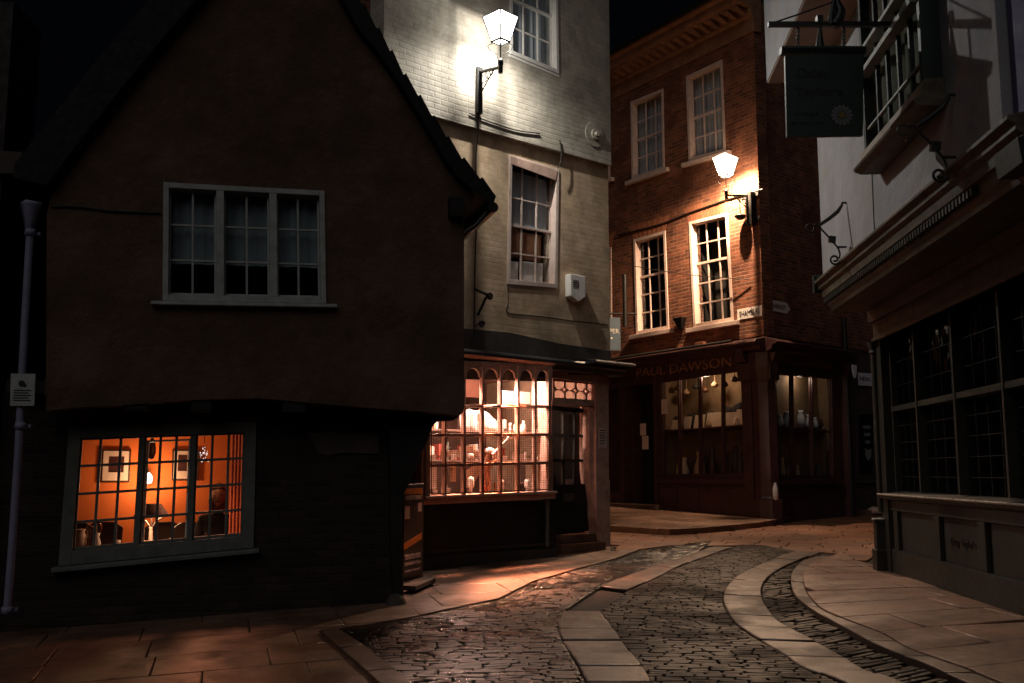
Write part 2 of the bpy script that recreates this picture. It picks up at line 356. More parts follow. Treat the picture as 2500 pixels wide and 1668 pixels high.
# ================================================================== ground
def sheet(fn, x0, x1, y0, y1, nx, ny):
    mb = MB(); vs = [V((x0+(x1-x0)*i/nx, y0+(y1-y0)*j/ny, 0)) for j in range(ny+1) for i in range(nx+1)]
    for p in vs: p.z = fn(p.x, p.y)
    return mb.add(vs, [(j*(nx+1)+i, j*(nx+1)+i+1, (j+1)*(nx+1)+i+1, (j+1)*(nx+1)+i) for j in range(ny) for i in range(nx)], True)
o = sheet(lambda x, y: gz(x, y)-.034+(.004*noise.noise(V((x*.5, y*.5, 0)))), -14, 16, 1, 33, 90, 96).build('ground', M['grit'], org=(0, 0, 0)); struct(o)
far = MB(); far.add([(-150,-60,-1.2),(150,-60,-1.2),(150,220,-1.2),(-150,220,-1.2)], [(0,1,2,3)]); struct(far.build('terrain', M['grit'], org=(0,0,-1.2)))

def clip(subj, conv):                             # Sutherland-Hodgman: any polygon against a convex one
    out = subj
    for i in range(len(conv)):
        a, b = conv[i], conv[(i+1) % len(conv)]; inp = out; out = []
        if not inp: return []
        sd = lambda p: (b[0]-a[0])*(p[1]-a[1])-(b[1]-a[1])*(p[0]-a[0])
        for k in range(len(inp)):
            p, q = inp[k-1], inp[k]; sp, sq = sd(p), sd(q)
            if (sp >= 0) != (sq >= 0):
                t = sp/(sp-sq); out.append((p[0]+(q[0]-p[0])*t, p[1]+(q[1]-p[1])*t))
            if sq >= 0: out.append(q)
    return out
def area(p): return .5*sum(p[i-1][0]*p[i][1]-p[i][0]*p[i-1][1] for i in range(len(p)))
def stone(mb, poly, top, thick, bev, jit, tilt=0):
    """one paving stone with arrised edges; poly counter-clockwise"""
    q = [poly[0]]
    for p in poly[1:]:
        if (V(p)-V(q[-1])).length > .012: q.append(p)
    if len(q) > 2 and (V(q[0])-V(q[-1])).length < .012: q.pop()
    if len(q) < 3: return
    n = len(q); cx = sum(p[0] for p in q)/n; cy = sum(p[1] for p in q)/n
    h = rnd.uniform(-jit, jit); tx, ty = rnd.uniform(-tilt, tilt), rnd.uniform(-tilt, tilt)
    def at(p, s, dz):
        x, y = cx+(p[0]-cx)*s, cy+(p[1]-cy)*s
        return V((x, y, gz(x, y)+top+h+dz+tx*(x-cx)+ty*(y-cy)))
    R = max((V(p)-V((cx, cy))).length for p in q); s1 = 1-bev/R; s2 = 1-2.6*bev/R
    rings = [[at(p, 1, -thick) for p in q], [at(p, 1, -bev) for p in q], [at(p, s1, -bev*.25) for p in q], [at(p, s2, 0) for p in q]]
    vs = [v for r in rings for v in r]; fs = [(k*n+i, k*n+(i+1) % n, (k+1)*n+(i+1) % n, (k+1)*n+i) for k in range(3) for i in range(n)]
    fs.append(tuple(3*n+i for i in range(n))); b = len(mb.v)
    mb.add(vs, fs)
    for k in range(len(mb.sm)-n-1-n, len(mb.sm)-1): mb.sm[k] = bev < .01 or True
def pave(mb, region, ang, cw, lw, joint, top, thick, bev, jit, tilt=0, minarea=.2, wob=0):
    """courses of stones laid over a region; ang turns the courses"""
    if area(region) < 0: region = region[::-1]
    c, s = cos(ang), sin(ang); R = [(x*c+y*s, -x*s+y*c) for x, y in region]
    x0 = min(p[0] for p in R); x1 = max(p[0] for p in R); y = min(p[1] for p in R); y1 = max(p[1] for p in R)
    while y < y1:
        h = rnd.uniform(*cw); x = x0-rnd.uniform(0, lw[1])
        while x < x1:
            l = rnd.uniform(*lw); j = joint/2; wv = [rnd.uniform(-wob, wob) for _ in range(4)]
            cell = [(x+j+wv[0], y+j), (x+l-j+wv[1], y+j), (x+l-j+wv[2], y+h-j), (x+j+wv[3], y+h-j)]
            r = clip(R, cell)
            if len(r) >= 3 and area(r) > minarea*l*h:
                stone(mb, [(px*c-py*s, px*s+py*c) for px, py in r], top, thick, bev, jit, tilt)
            x += l
        y += h
def gp(pts): return [tuple(G(u, v)) for u, v in pts]
def gs(pts, n=5):                                  # the same along a smooth curve
    P = [V(p) for p in pts]; out = []
    for i in range(len(P)-1):
        a, b, c, d = P[max(i-1, 0)], P[i], P[i+1], P[min(i+2, len(P)-1)]
        for k in range(n): t = k/n; out.append(.5*((2*b)+(c-a)*t+(2*a-5*b+4*c-d)*t*t+(3*b-a-3*c+d)*t**3))
    return [tuple(G(*p)) for p in out+[P[-1]]]
def strip(mb, left, right, n_sub, step, joint, top, thick, bev, jit):
    """a curved line of slabs between two lines; stones of about step metres"""
    L = [V(p) for p in left]; R = [V(p) for p in right]
    def res(P, n):
        d = [0]
        for a, b in zip(P, P[1:]): d.append(d[-1]+(b-a).length)
        out = []
        for k in range(n+1):
            t = d[-1]*k/n; i = max(j for j in range(len(d)) if d[j] <= t+1e-9); i = min(i, len(P)-2)
            f = (t-d[i])/(d[i+1]-d[i]); out.append(P[i]+(P[i+1]-P[i])*f)
        return out
    tot = sum((b-a).length for a, b in zip(L, L[1:])); n = max(2, round(tot/step)); fine = n*n_sub
    l, r = res(L, fine), res(R, fine)
    for k in range(n):
        a = l[k*n_sub:(k+1)*n_sub+1]; b = r[k*n_sub:(k+1)*n_sub+1]
        def sh(p, q, m): return q+(p-q)*(1-m/max(1e-6, (p-q).length))
        a = a[:]; b = b[:]
        d0 = (a[1]-a[0]).normalized()*joint/2; a[0] = a[0]+d0; b[0] = b[0]+d0; a[-1] = a[-1]-d0; b[-1] = b[-1]-d0
        poly = [tuple(p) for p in b]+[tuple(p) for p in reversed(a)]
        if area(poly) < 0: poly.reverse()
        stone(mb, poly, top, thick, bev, jit)

# left pavement, from the gabled house round to the cream house door
P1 = gp([(1490,1349),(1560,1343),(1500,1366),(1420,1387),(1300,1421),(1217,1463),(1094,1489),(987,1513),(815,1540),(777,1546),(914,1668),(1040,1790)])
P1 += [(-.9, 4.6), (-9, 4.6), (-9, 8.2), (-4.8, 9.5), (-1.3, 10.6), (-1.5, 12.9), (1.5, 15.55)]
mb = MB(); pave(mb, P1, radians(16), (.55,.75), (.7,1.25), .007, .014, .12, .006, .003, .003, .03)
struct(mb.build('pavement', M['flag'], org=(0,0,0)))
# stone edging line bottom left
mb = MB(); strip(mb, gp([(783,1550),(850,1612),(925,1682),(1080,1830)]), gp([(815,1541),(905,1600),(1002,1682),(1210,1830)]), 2, .8, .012, .045, .12, .008, .003)
struct(mb.build('kerb', M['slab'], org=(0,0,0)))
# wheel slabs in the middle
Bl = gs([(1742,1337),(1704,1349),(1625,1376),(1540,1404),(1466,1434)]); Br = gs([(1790,1338),(1742,1353),(1655,1385),(1597,1414),(1530,1443)])
mb = MB(); strip(mb, Bl, Br, 3, .62, .02, .012, .12, .012, .008)
strip(mb, gs([(1374,1493),(1362,1527),(1372,1564),(1408,1621),(1436,1680),(1500,1830)]), gs([(1466,1493),(1492,1530),(1538,1592),(1576,1640),(1606,1690),(1700,1830)]), 3, .5, .02, .012, .12, .012, .008)
El = gs([(1943,1345),(1873,1373),(1812,1401),(1775,1434),(1765,1467),(1779,1500),(1812,1537),(1905,1593),(1962,1631),(2055,1668),(2230,1760)])
Er = gs([(2004,1350),(1929,1378),(1882,1406),(1861,1434),(1861,1462),(1873,1486),(1906,1523),(1985,1565),(2055,1602),(2116,1640),(2196,1668),(2390,1760)])
strip(mb, El, Er, 4, .6, .018, .016, .12, .012, .008)
struct(mb.build('wheel_track', M['slab'], org=(0,0,0)))
# narrow kerb of the right pavement
Gl = gs([(2010,1362),(1966,1373),(1938,1397),(1931,1425),(1943,1462),(1990,1500),(2055,1537),(2149,1588),(2266,1635),(2336,1668),(2560,1770)])
Gr = gs([(2030,1366),(1985,1383),(1962,1411),(1969,1453),(2004,1495),(2065,1523),(2158,1560),(2224,1598),(2364,1649),(2406,1668),(2650,1770)])
mb = MB(); strip(mb, Gl, Gr, 4, .6, .008, .035, .14, .01, .004)
struct(mb.build('pavement_kerb', M['slab'], org=(0,0,0)))
# right pavement
P3 = Gr+[(9, 3.4), (9, 12.2), (4.75, 12.2), (4.62, 12.55), (4.5, 13.4), tuple(G(2060,1352))]
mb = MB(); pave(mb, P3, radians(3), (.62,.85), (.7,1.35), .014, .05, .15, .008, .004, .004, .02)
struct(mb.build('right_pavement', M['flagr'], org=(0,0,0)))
# setts
A_ = gp([(815,1541),(987,1514),(1094,1490),(1217,1464),(1300,1422),(1420,1388),(1560,1344),(1742,1318),(1704,1348),(1625,1375),(1466,1433),(1430,1455),(1374,1492),(1361,1527),(1371,1564),(1407,1621),(1435,1680),(1498,1830),(1212,1830),(1003,1682),(905,1600)])
mb = MB(); pave(mb, A_, radians(7), (.055,.085), (.13,.26), .007, .0, .09, .007, .0035, .045, .08, .008)
struct(mb.build('street_setts', M['sett'], org=(0,0,0))); mb = MB()
C_ = Br[:]+gp([(1466,1493),(1492,1530),(1538,1592),(1576,1640),(1606,1690),(1700,1830)])+El[::-1]+gp([(1860,1330),(1800,1330)])
pave(mb, C_, radians(-4), (.055,.085), (.13,.26), .007, .0, .09, .007, .003, .03, .08, .008)
F_ = Er+Gl[::-1]
pave(mb, F_, radians(24), (.06,.085), (.16,.30), .012, -.004, .09, .012, .006, .04, .2, .012)
struct(mb.build('street_setts', M['sett2'], org=(0,0,0)))
print('sett verts', len(mb.v))
# the worn roadway beyond
N_ = gp([(1500,1345),(1640,1330),(1800,1330),(1943,1343),(2060,1350)])+[(4.6,13.4),(5.2,14.5),(9.5,20),(15,25)]
K_ = gp([(1990,1262),(1940,1272),(1896,1281),(1845,1289),(1728,1301),(1634,1306),(1494,1298)])
N_ += K_+[(.5,22),(1.6,15.5)]
mb = MB(); pave(mb, N_, radians(-20), (.22,.4), (.35,.8), .008, -.006, .06, .01, .004, .01)
struct(mb.build('road', M['road'], org=(0,0,0)))
# raised pavement in front of the corner shop
P4 = K_+[(.8,21.5),(1.0,26),(4.7,20.4),(9,23.5),(11,24.6),(10.2,23.2)]
K2 = [V(p) for p in K_]
mb = MB(); pave(mb, P4, radians(-30), (.6,.8), (.7,1.1), .012, .10, .22, .01, .003)
struct(mb.build('corner_pavement', M['flag'], org=(0,0,0)))

# ================================================================== gabled house
gc = GW.w(1.8, 0, 0); gc.z = GW.g(1.8)
gh = thing('gabled_house', gc, 'brown rendered gabled house with jettied upper storey and lit ground floor window', 'house')
low = [GW.at(u, v) for u, v in ((178,335),(178,1700))]
zJ = GU.at(640, 972)[1]                            # underside of the jetty
lit_out = PXQ(GW, [(169,1044),(626,1030),(619,1337),(143,1382)])
a0, a1 = GW.at(60, 1300)[0], GW.at(985, 1300)[0]
lowpoly = [(a0-.25, -1.2), (a1, -1.2), (a1, zJ+.10), (a0-.25, zJ+.10)]
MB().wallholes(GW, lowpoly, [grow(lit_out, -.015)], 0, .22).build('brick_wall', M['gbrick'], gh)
up = PXQ(GU, [(112,1004),(177,996),(303,989),(450,978),(630,972),(760,984),(900,996),(1020,1004),(1100,1012),(1120,1016),(1130,1008),(1133,992),
  (1133,540),(1157,479),(1114,443),(1086,407),(1050,343),(1004,268),(961,200),(918,139),(871,82),(825,0),(691,-239),(493,0),(429,71),(321,200),(186,371),(150,430),(125,480),(114,520)])
uq = PXQ(GU, [(399,446),(792,467),(796,742),(397,735)])
MB().wallholes(GU, up, [grow(uq, -.015)], 0, .25).build('upper_wall', M['gable'], gh)
# side and back walls, floor of the jetty
aR = GU.at(1133, 700)[0]; aL = GU.at(113, 700)[0]; DEP = 2.35
mb = MB(); mb.box(GU, aR-.2, aR-.004, -DEP, -.25, zJ+.03, GU.at(1133, 540)[1]); mb.box(GU, aL+.004, aL+.2, -DEP, -.25, zJ, GU.at(1133, 540)[1])
mb.box(GU, aL, aR, -DEP-.2, -DEP, -.5, GU.at(1133, 540)[1]+.4); mb.build('side_wall', M['gable'], gh)
mb = MB(); mb.box(GW, a0-.2, aR+.05, -.6, .16, zJ+.02, zJ+.14); mb.build('jetty_floor', M['timber'], gh)
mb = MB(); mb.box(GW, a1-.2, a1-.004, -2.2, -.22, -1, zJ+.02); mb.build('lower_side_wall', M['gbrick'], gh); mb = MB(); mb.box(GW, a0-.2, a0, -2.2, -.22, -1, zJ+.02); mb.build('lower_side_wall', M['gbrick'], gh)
outer = PXQ(GU, [(864,0),(877,25),(914,84),(946,138),(979,195),(1014,246),(1048,296),(1082,346),(1120,398),(1164,446),(1202,488)])
inner = PXQ(GU, [(825,0),(871,82),(918,139),(961,200),(1004,268),(1050,343),(1086,407),(1114,443),(1157,479)])
apx = GU.at(691, -239); apo = (apx[0], apx[1]+.42)
st = []                                            # stepped tile edge
for k in range(len(outer)-1):
    p, q = V(outer[k]), V(outer[k+1]); nrm = V((-(q-p).y, (q-p).x)).normalized(); nrm = nrm if nrm.y > 0 else -nrm
    st += [tuple(p+nrm*.035), tuple(q+nrm*.004)]
poly = [apo]+st+[(outer[-1][0]-.03, outer[-1][1]-.10)]+inner[::-1]+[apx]
MB().prism(GU, poly, -DEP, .13).build('roof_slope', M['tile'], gh)
lo = PXQ(GU, [(493,0),(429,71),(321,200),(186,371),(118,462)]); le = [(a-.27, z+.17) for a, z in lo]
MB().prism(GU, [apx]+lo+[(le[-1][0], le[-1][1]-.12)]+le[::-1]+[apo], -DEP, .13).build('roof_slope', M['tile'], gh)
# beam ends, purlin, gutter end
for (u0, v0, u1, v1) in ((303,995,360,1026),(466,986,516,1012),(690,1000,745,1032)):
    p, q = GW.at(u0, v0, .38), GW.at(u1, v1, .38); MB().box(GW, p[0], q[0], -.1, .40, zJ-.13, zJ+.025).build('beam_end', M['timber'], gh, bev=.01)
p, q = GU.at(1100,478,.12), GU.at(1134,530,.12); MB().box(GU, p[0], q[0], -.1, .13, q[1], p[1]).build('purlin_end', M['timber'], gh, bev=.01)
gz0 = GU.at(1196, 500, .1); g = MB(); c = GU.w(gz0[0]+.02, .16, gz0[1]-.04)
g.tube([c, c-GU.n*(DEP+.1)], .055, 12); g.build('gutter', M['black'], gh)
g = MB(); b0 = GU.w(*(lambda p: (p[0], .08, p[1]))(GU.at(1188, 520, .1))); b1 = GU.w(*(lambda p: (p[0], .03, p[1]))(GU.at(1133, 568, .03)))
g.tube([c-GU.n*.12, b0, (b0+b1)/2-V((0,0,.03)), b1], .022, 8); g.build('gutter_bracket', M['black'], gh)
# patch of bare plaster under the jetty and ledge above the lit window
p = PXQ(GW, [(745,1058),(800,1056),(922,1064),(925,1108),(830,1106),(800,1112),(778,1108),(765,1084)]); MB().prism(GW, p, -.01, .022).build('plaster_patch', M['soot'], gh)
p = PXQ(GW, [(190,1002),(640,985),(640,1028),(180,1042)]); MB().prism(GW, p, .0, .03).build('plaster_band', M['gable'], gh)
# corner post with its curved jetty brace
br = [(960,1475),(984,1470),(978,1330),(978,1250),(985,1205),(1009,1152),(1024,1112),(1038,1086),(1053,1043),(1064,1029),(1105,1027),(1120,1014),(1120,985),(900,985),(948,1060),(952,1200),(952,1330)]
MB().prism(GW, PXQ(GW, br, .06), -.12, .12).build('curved_brace', M['timber'], gh, bev=.012)
p = GW.at(972, 1440, .1); g = MB(); g.lathe(GW.w(p[0]-.02, .1, GW.g(p[0])-.05), [(.001,0),(.10,0),(.105,.05),(.085,.11),(.05,.15),(.001,.16)], 14); g.build('corner_stone', M['soot'], gh)
# windows
sill_m['frame_grey'] = 'frame_grey'; sill_m['frame_green'] = 'frame_green'
window(gh, GU, uq, 2, 3, fw=.050, bw=.020, d=-.015, fm='frame_grey', gm='glassdark', splits=[.342,.67], mull=.07, casing=.035, sill=(.09,.10,.045), room=.6, blind='curtain', blind_b=.655, label='wide white framed window with three lights and pale curtains')
lw = window(gh, GW, lit_out, 3, 4, fw=.105, bw=.025, d=0, fm='frame_green', gm='glassclean', splits=[.385,.66], mull=.035, casing=.03, sash_in=.02, sill=(.10,.05,.05), label='crooked grey framed window lit orange from inside')
# brighter inner casement of the middle light
Q = qmap(lit_out); mb = MB()
for x in ((.405,.418),(.630,.643)): qbox(mb, GW, Q, x[0], x[1], .12, .905, -.09, -.05)
for y in ((.115,.13),(.885,.905)): qbox(mb, GW, Q, .405, .643, y[0], y[1], -.09, -.05)
mb.build('casement', M['white'], lw)
# room behind the lit window
ra0, ra1 = Q(0, 1).x-.5, Q(1, 1).x+.7; rz0, rz1 = Q(0, 1).y-.75, zJ-.02; RD = 1.85
mb = MB(); mb.box(GW, ra0, ra1, -RD-.1, -RD, rz0, rz1); mb.box(GW, ra0-.05, ra0, -RD, -.221, rz0, rz1); mb.box(GW, ra1, ra1+.05, -RD, -.221, rz0, rz1); mb.build('room_wall', M['orange'], gh)
mb = MB(); mb.box(GW, ra0, ra1, -RD, -.221, rz0-.06, rz0); mb.build('room_floor', M['wood'], gh)
mb = MB(); mb.box(GW, ra0, ra1, -RD, -.221, rz1-.004, rz1+.02); mb.build('room_ceiling', M['pink'], gh)
salmon = mat('salmon_curtain', (.55,.22,.14), .85, .2, 5, .1, 60, stretch=(1,1,.1)); _nt = salmon.node_tree; _bs = _nt.nodes['Principled BSDF']
_tl = _nt.nodes.new('ShaderNodeBsdfTranslucent'); _tl.inputs[0].default_value = (.75,.32,.2,1); _mx = _nt.nodes.new('ShaderNodeMixShader'); _mx.inputs[0].default_value = .6
_nt.links.new(_bs.outputs[0], _mx.inputs[1]); _nt.links.new(_tl.outputs[0], _mx.inputs[2]); _nt.links.new(_mx.outputs[0], _nt.nodes['Material Output'].inputs[0])
mb = MB(); n = 36                                  # curtain at the right of the lit window
for k in range(n+1):
    a = .865+.115*k/n; dd = -.17-.035*sin(k*1.05)
    for b in (-.02, 1.05): p = Q(a, b); mb.v.append(GW.w(p.x, dd, p.y))
mb.f = [[2*k, 2*k+1, 2*k+3, 2*k+2] for k in range(n)]; mb.sm = [True]*n
mb.build('curtain', salmon, gh, recalc=False)

# ================================================================== dark house at the far left with its pipe
LN = Wall((-12, 8.6), (GW.w(a0-.27, 0, 0).x, GW.w(a0-.27, 0, 0).y-.25))
x0 = V((LN.w(0,0,0).x, LN.w(0,0,0).y, -.3))
lh = thing('dark_house', V((LN.w(LN.L/2,0,0).x, LN.w(LN.L/2,0,0).y, 0)), 'unlit dark brick house beyond the grey drainpipe at the street end', 'house')
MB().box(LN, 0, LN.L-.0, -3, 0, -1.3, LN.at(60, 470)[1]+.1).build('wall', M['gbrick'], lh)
p = PXQ(LN, [(-40,362),(50,368),(36,420),(-40,421)], .1); MB().box(LN, 0, LN.L, -.6, .0, LN.at(60,470)[1]+.1, 6).build('upper_wall', M['timber'], lh)
MB().prism(LN, p, 0, .06).build('plaster_patch', M['soot'], lh)
def pipept(u, v, W=LN, d=.1): a, z = W.at(u, v, d); return W.w(a, d, z)
dp = MB(); dp.tube([pipept(74,560), pipept(60,800), pipept(45,1100), pipept(30,1330), pipept(17,1500)], .034, 12)
base = pipept(16, 1515)
pr = thing('drainpipe', base, 'grey drainpipe, blue light painted in, with a hopper head on the dark brick house', 'drainpipe')
dp.build('pipe', M['pipe'], pr)
c = pipept(72, 560); hp = MB(); hp.lathe(c-V((0,0,.02)), [(.035,0),(.05,.04),(.075,.16),(.095,.24),(.1,.27),(.085,.27)], 4); hp.build('hopper', M['pipe'], pr)
hp = MB()
for (u, v) in ((74,568),(50,1040),(17,1490)): hp = MB(); q = pipept(u, v); hp.lathe(q-V((0,0,.03)), [(.034,0),(.045,0),(.045,.06),(.034,.06)], 12); hp.box(LN, (q-LN.p0).dot(LN.e)-.07, (q-LN.p0).dot(LN.e)+.07, .0, .06, q.z-.015, q.z+.015); hp.build('collar', M['pipe'], pr)
q = PXQ(LN, [(27,912),(87,913),(84,991),(25,991)], .15)
ns = MB().prism(LN, q, .145, .155).build('notice_sign', M['frame_grey']); tag(ns, 'small grey notice with a black emblem fixed to the drainpipe', 'sign')
cx, cz = sum(p[0] for p in q)/4, sum(p[1] for p in q)/4
mb = MB(); mb.cyl(LN, cx-.01, cz+.055, .028, .156, .160, 9); mb.cyl(LN, cx+.015, cz+.04, .016, .156, .161, 7)
for k in range(5): mb.box(LN, cx-.075, cx+.075-.02*(k % 2), .156, .159, cz-.01-k*.022, cz-.002-k*.022)
mb.build('printing', M['ink'], ns)
# ================================================================== cream house
cb = CW.w(2.4, 0, 0); cb.z = CW.g(2.4)
ch = thing('cream_house', cb, 'cream painted brick house above the lit bow shop window', 'house')
A = lambda u, v, d=0: CW.at(u, v, d)
aL = A(929, 100)[0]; aR = A(1488, 700)[0]; zF0 = A(1340, 880)[1]; zTop = 11.5
zstr = A(1264, 346)[1]                              # string course
uw = PXQ(CW, [(1243,-150),(1358,-97),(1362,182),(1243,132)], .06)
mw = PXQ(CW, [(1242,378),(1363,414),(1359,704),(1237,694)])
s0, s1 = A(1041,284)[1], A(1487,408)[1]; k = (s1-s0)/(A(1487,408)[0]-A(1041,284)[0]); sz = lambda a: s0+k*(a-A(1041,284)[0])
MB().wallholes(CW, [(aL, sz(aL)), (aR, sz(aR)), (aR, zTop), (aL, zTop)], [grow(uw, -.01)], .07, .35).build('upper_wall', M['cream'], ch)
MB().wallholes(CW, [(aL, zF0-.02), (aR, zF0-.02), (aR, sz(aR)-.002), (aL, sz(aL)-.002)], [grow(mw, -.01)], 0, .3).build('lower_wall', M['creamlow'], ch)
mb = MB(); mb.box(CW, aR-.3, aR-.003, -4, -.30, -.6, zTop-.01); mb.box(CW, aL, aR, -4.2, -4.0, -.6, zTop); mb.box(CW, aL, aL+.3, -4, -.3, -.6, zTop-.01); mb.build('side_wall', M['creamlow'], ch)
# brown brick flank seen above the gabled roof
mb = MB(); mb.box(CW, aL-.9, aL-.012, -2.2, -.25, 1.5, zTop); mb.build('flank_wall', M['brickred'], ch, )
# rough ledge line of the worn plaster band
pts = [(A(1080,800)[0], A(1080,800)[1]), (A(1240,813)[0], A(1240,813)[1]), (A(1360,840)[0], A(1360,840)[1]), (A(1488,858)[0], A(1488,858)[1]), (A(1488,885)[0], A(1488,885)[1]), (A(1080,855)[0], A(1080,855)[1])]
MB().prism(CW, [(a, z+.012*sin(a*9)) for a, z in pts], .002, .035).build('worn_band', M['soot'], ch)
# windows
sill_m['white'] = 'white'; sill_m['sash'] = 'sash'
window(ch, CW, uw, 3, 4, fw=.05, bw=.022, d=.03, casing=.06, meet=2, sash_in=.05, room=.5, sill=(.05,.02,.05), blind='curtain', label='tall white sash window behind the street lantern')
o = window(ch, CW, mw, 3, 4, fw=.055, bw=.022, d=-.05, casing=.07, meet=2, sash_in=.05, fm='sash', room=.7, rowf=[.30,.535,.765], sill=(.05,.0,.06), blind=None, label='white sash window with tan blind and papers behind the panes')
q = PXQ(CW, [(1246,382),(1360,417),(1356,440),(1247,400)], .02); MB().prism(CW, q, -.0, .028).build('blind_box', M['pink'], o)
Q = qmap(mw); mb = MB(); qbox(mb, CW, Q, .10, .93, .08, .52, -.19, -.175); mb.build('blind', M['curtain'], o)
mb = MB(); qbox(mb, CW, Q, .12, .40, .53, .76, -.24, -.20); qbox(mb, CW, Q, .42, .86, .55, .77, -.24, -.20); mb.build('shutter', mat('tan_board', (.30,.13,.07), .7, .3, 5), o)
mb = MB(); qbox(mb, CW, Q, .42, .84, .79, .96, -.17, -.14); qbox(mb, CW, Q, .12, .36, .80, .95, -.18, -.16); mb.build('paper_stack', M['white'], o)
# iron pattress plate
p = A(1450, 330, .07); mb = MB(); r = 32*15.1/2430
mb.cyl(CW, p[0], p[1], r, .07, .085, 26); mb.cyl(CW, p[0], p[1], r*.42, .085, .12, 20); mb.cyl(CW, p[0], p[1], r*.2, .12, .17, 12)
mb.build('wall_plate', M['cream'], ch, bev=.006)
# fascia ledge over the shop
f0 = A(1110, 851, .2); f1 = A(1502, 888, .2); zl = (A(1138,856,.3)[1]+A(1480,886,.3)[1])/2
print('cream ledge', zl, A(1138,856,.3)[1], A(1480,886,.3)[1])
mb = MB(); mb.prof(CW, [(-.02, zl+.06), (.30, zl), (.34, zl-.03), (.34, zl-.07), (.27, zl-.09), (.24, zl-.15), (-.02, zl-.15)], A(1000,850)[0], aR+.03); mb.build('fascia_ledge', M['lead'], ch, bev=.006)
mb = MB(); mb.prof(CW, [(.28, zl+.05), (.46, zl+.02), (.48, zl-.015), (.28, zl-.03)], A(1400,880)[0], aR+.06); mb.build('lead_flashing', M['lead'], ch, bev=.006)
# ---- shopfront
zb = lambda a: CW.g(a)-.1
WD = .26                                            # the shop window stands proud
wq = PXQ(CW, [(1036,884),(1344,896),(1344,1199),(1036,1212)], WD); Q = qmap(wq); Wd = (V(wq[0])-V(wq[1])).length; Ht = (V(wq[0])-V(wq[3])).length
print('shop window', Wd, Ht)
sf = MB(); rows = [0,.325,.55,.775,1]; ma, mbb = .022/Wd, .02/Ht
for k in range(8):
    a = k/7; w_ = ma*(1.6 if k in (0, 7) else .8); a = min(max(a, w_), 1-w_)
    qbox(sf, CW, Q, a-w_, a+w_, 0, 1, WD-.03, WD+.035)
for r in rows[1:-1]: qbox(sf, CW, Q, 0, 1, r-mbb, r+mbb, WD-.028, WD+.03)
qbox(sf, CW, Q, 0, 1, -.02, .012, WD-.03, WD+.03)
for k in range(7):                                  # round-headed lights: spandrels over each pane of the top row
    a0_, a1_ = k/7+ma, (k+1)/7-ma; am = (a0_+a1_)/2; hw = (a1_-a0_)/2*.82; ft = .035; ry = hw*Wd/Ht
    arcp = [(am+hw*cos(t), ft+ry-ry*sin(t)) for t in [pi*j/12 for j in range(13)]]
    poly = [(a1_, 0.0), (a0_, 0.0), (a0_, ft+ry)]+[(x, y) for x, y in reversed(arcp)]+[(a1_, ft+ry)]
    sf.prism(CW, [tuple(Q(x, y)) for x, y in poly], WD-.018, WD+.016)
sw_ = sf.build('shop_window', M['pink'], ch, bev=.004); lbl(sw_, 'bow shop window with round-headed top panes, brightly lit')
g = MB(); qsheet(g, CW, Q, WD-.005, 0, 1, 0, 1); g.build('glass', M['glassclean'], sw_)
mb = MB(); n = 56; m_ = 46
for k in range(n+1): a = .03+.955*k/n; p, q = Q(a, .33), Q(a, .985); mb.tube([CW.w(p.x, WD+.055, p.y), CW.w(q.x, WD+.055, q.y)], .0026, 3, cap=False)
for k in range(m_+1): b = .33+.655*k/m_; p, q = Q(.03, b), Q(.985, b); mb.tube([CW.w(p.x, WD+.058, p.y), CW.w(q.x, WD+.058, q.y)], .0026, 3, cap=False)
for a in (.03,.41,.985): p, q = Q(a, .28), Q(a, .985); mb.tube([CW.w(p.x, WD+.06, p.y), CW.w(q.x, WD+.06, q.y)], .008, 6)
for b in (.33,.985): p, q = Q(.03, b), Q(.985, b); mb.tube([CW.w(p.x, WD+.06, p.y), CW.w(q.x, WD+.06, q.y)], .008, 6)
mb.build('wire_grille', mat('copper_wire', (.13,.06,.035), .5, .2, 9, 0, metal=.5), sw_)
zc = wq[1][1]; zs = (wq[2][1]+wq[3][1])/2
mb = MB(); mb.prof(CW, [(0, zc+.10), (WD+.06, zc+.075), (WD+.08, zc+.05), (WD+.05, zc+.012), (WD-.03, zc+.006), (0, zc+.006)], wq[3][0]-.03, wq[2][0]+.05); mb.build('window_cornice', M['pink'], sw_, bev=.004)
c0, c1 = V(wq[3]), V(wq[2]); mb = MB()
for (z0, z1, dd) in ((.0,.035,.09),(.038,.105,.05)):
    mb.hexa([CW.w(c0.x-.04, WD+dd, c0.y-z1), CW.w(c1.x+.05, WD+dd, c1.y-z1), CW.w(c1.x+.05, WD+dd, c1.y-z0), CW.w(c0.x-.04, WD+dd, c0.y-z0), CW.w(c0.x-.04, 0, c0.y-z1), CW.w(c1.x+.05, 0, c1.y-z1), CW.w(c1.x+.05, 0, c1.y-z0), CW.w(c0.x-.04, 0, c0.y-z0)])
mb.build('sill', M['pink'], sw_, bev=.006)
mb = MB(); mb.box(CW, wq[2][0]-.0, wq[2][0]+.05, .0, WD, zs, zc); mb.build('side_post', M['pink'], sw_); mb = MB(); mb.box(CW, wq[3][0]-.05, wq[3][0], .0, WD, zs, zc); mb.build('side_post', M['pink'], sw_)
# stall riser and wall under the bow, brick at its left end
zr = zs-.11; aW0, aW1 = wq[3][0]-.02, A(1336,1300)[0]
mb = MB(); mb.box(CW, aW0-.03, aW1, -.2, .17, -.8, zr); mb.build('stall_riser', M['darkpaint'], ch)
mb = MB(); mb.box(CW, aW0, aW1-.05, .17, .19, CW.g(aW0)+.22, CW.g(aW0)+.25); mb.box(CW, aW0, aW1, .17, .22, -.8, CW.g(aW1)+.12); mb.build('plinth', M['soot'], ch)
mb = MB(); mb.box(CW, A(930,1100)[0], wq[3][0]-.035, -.25, .02, -.8, zF0); mb.build('brick_pier', M['brickred'], ch)
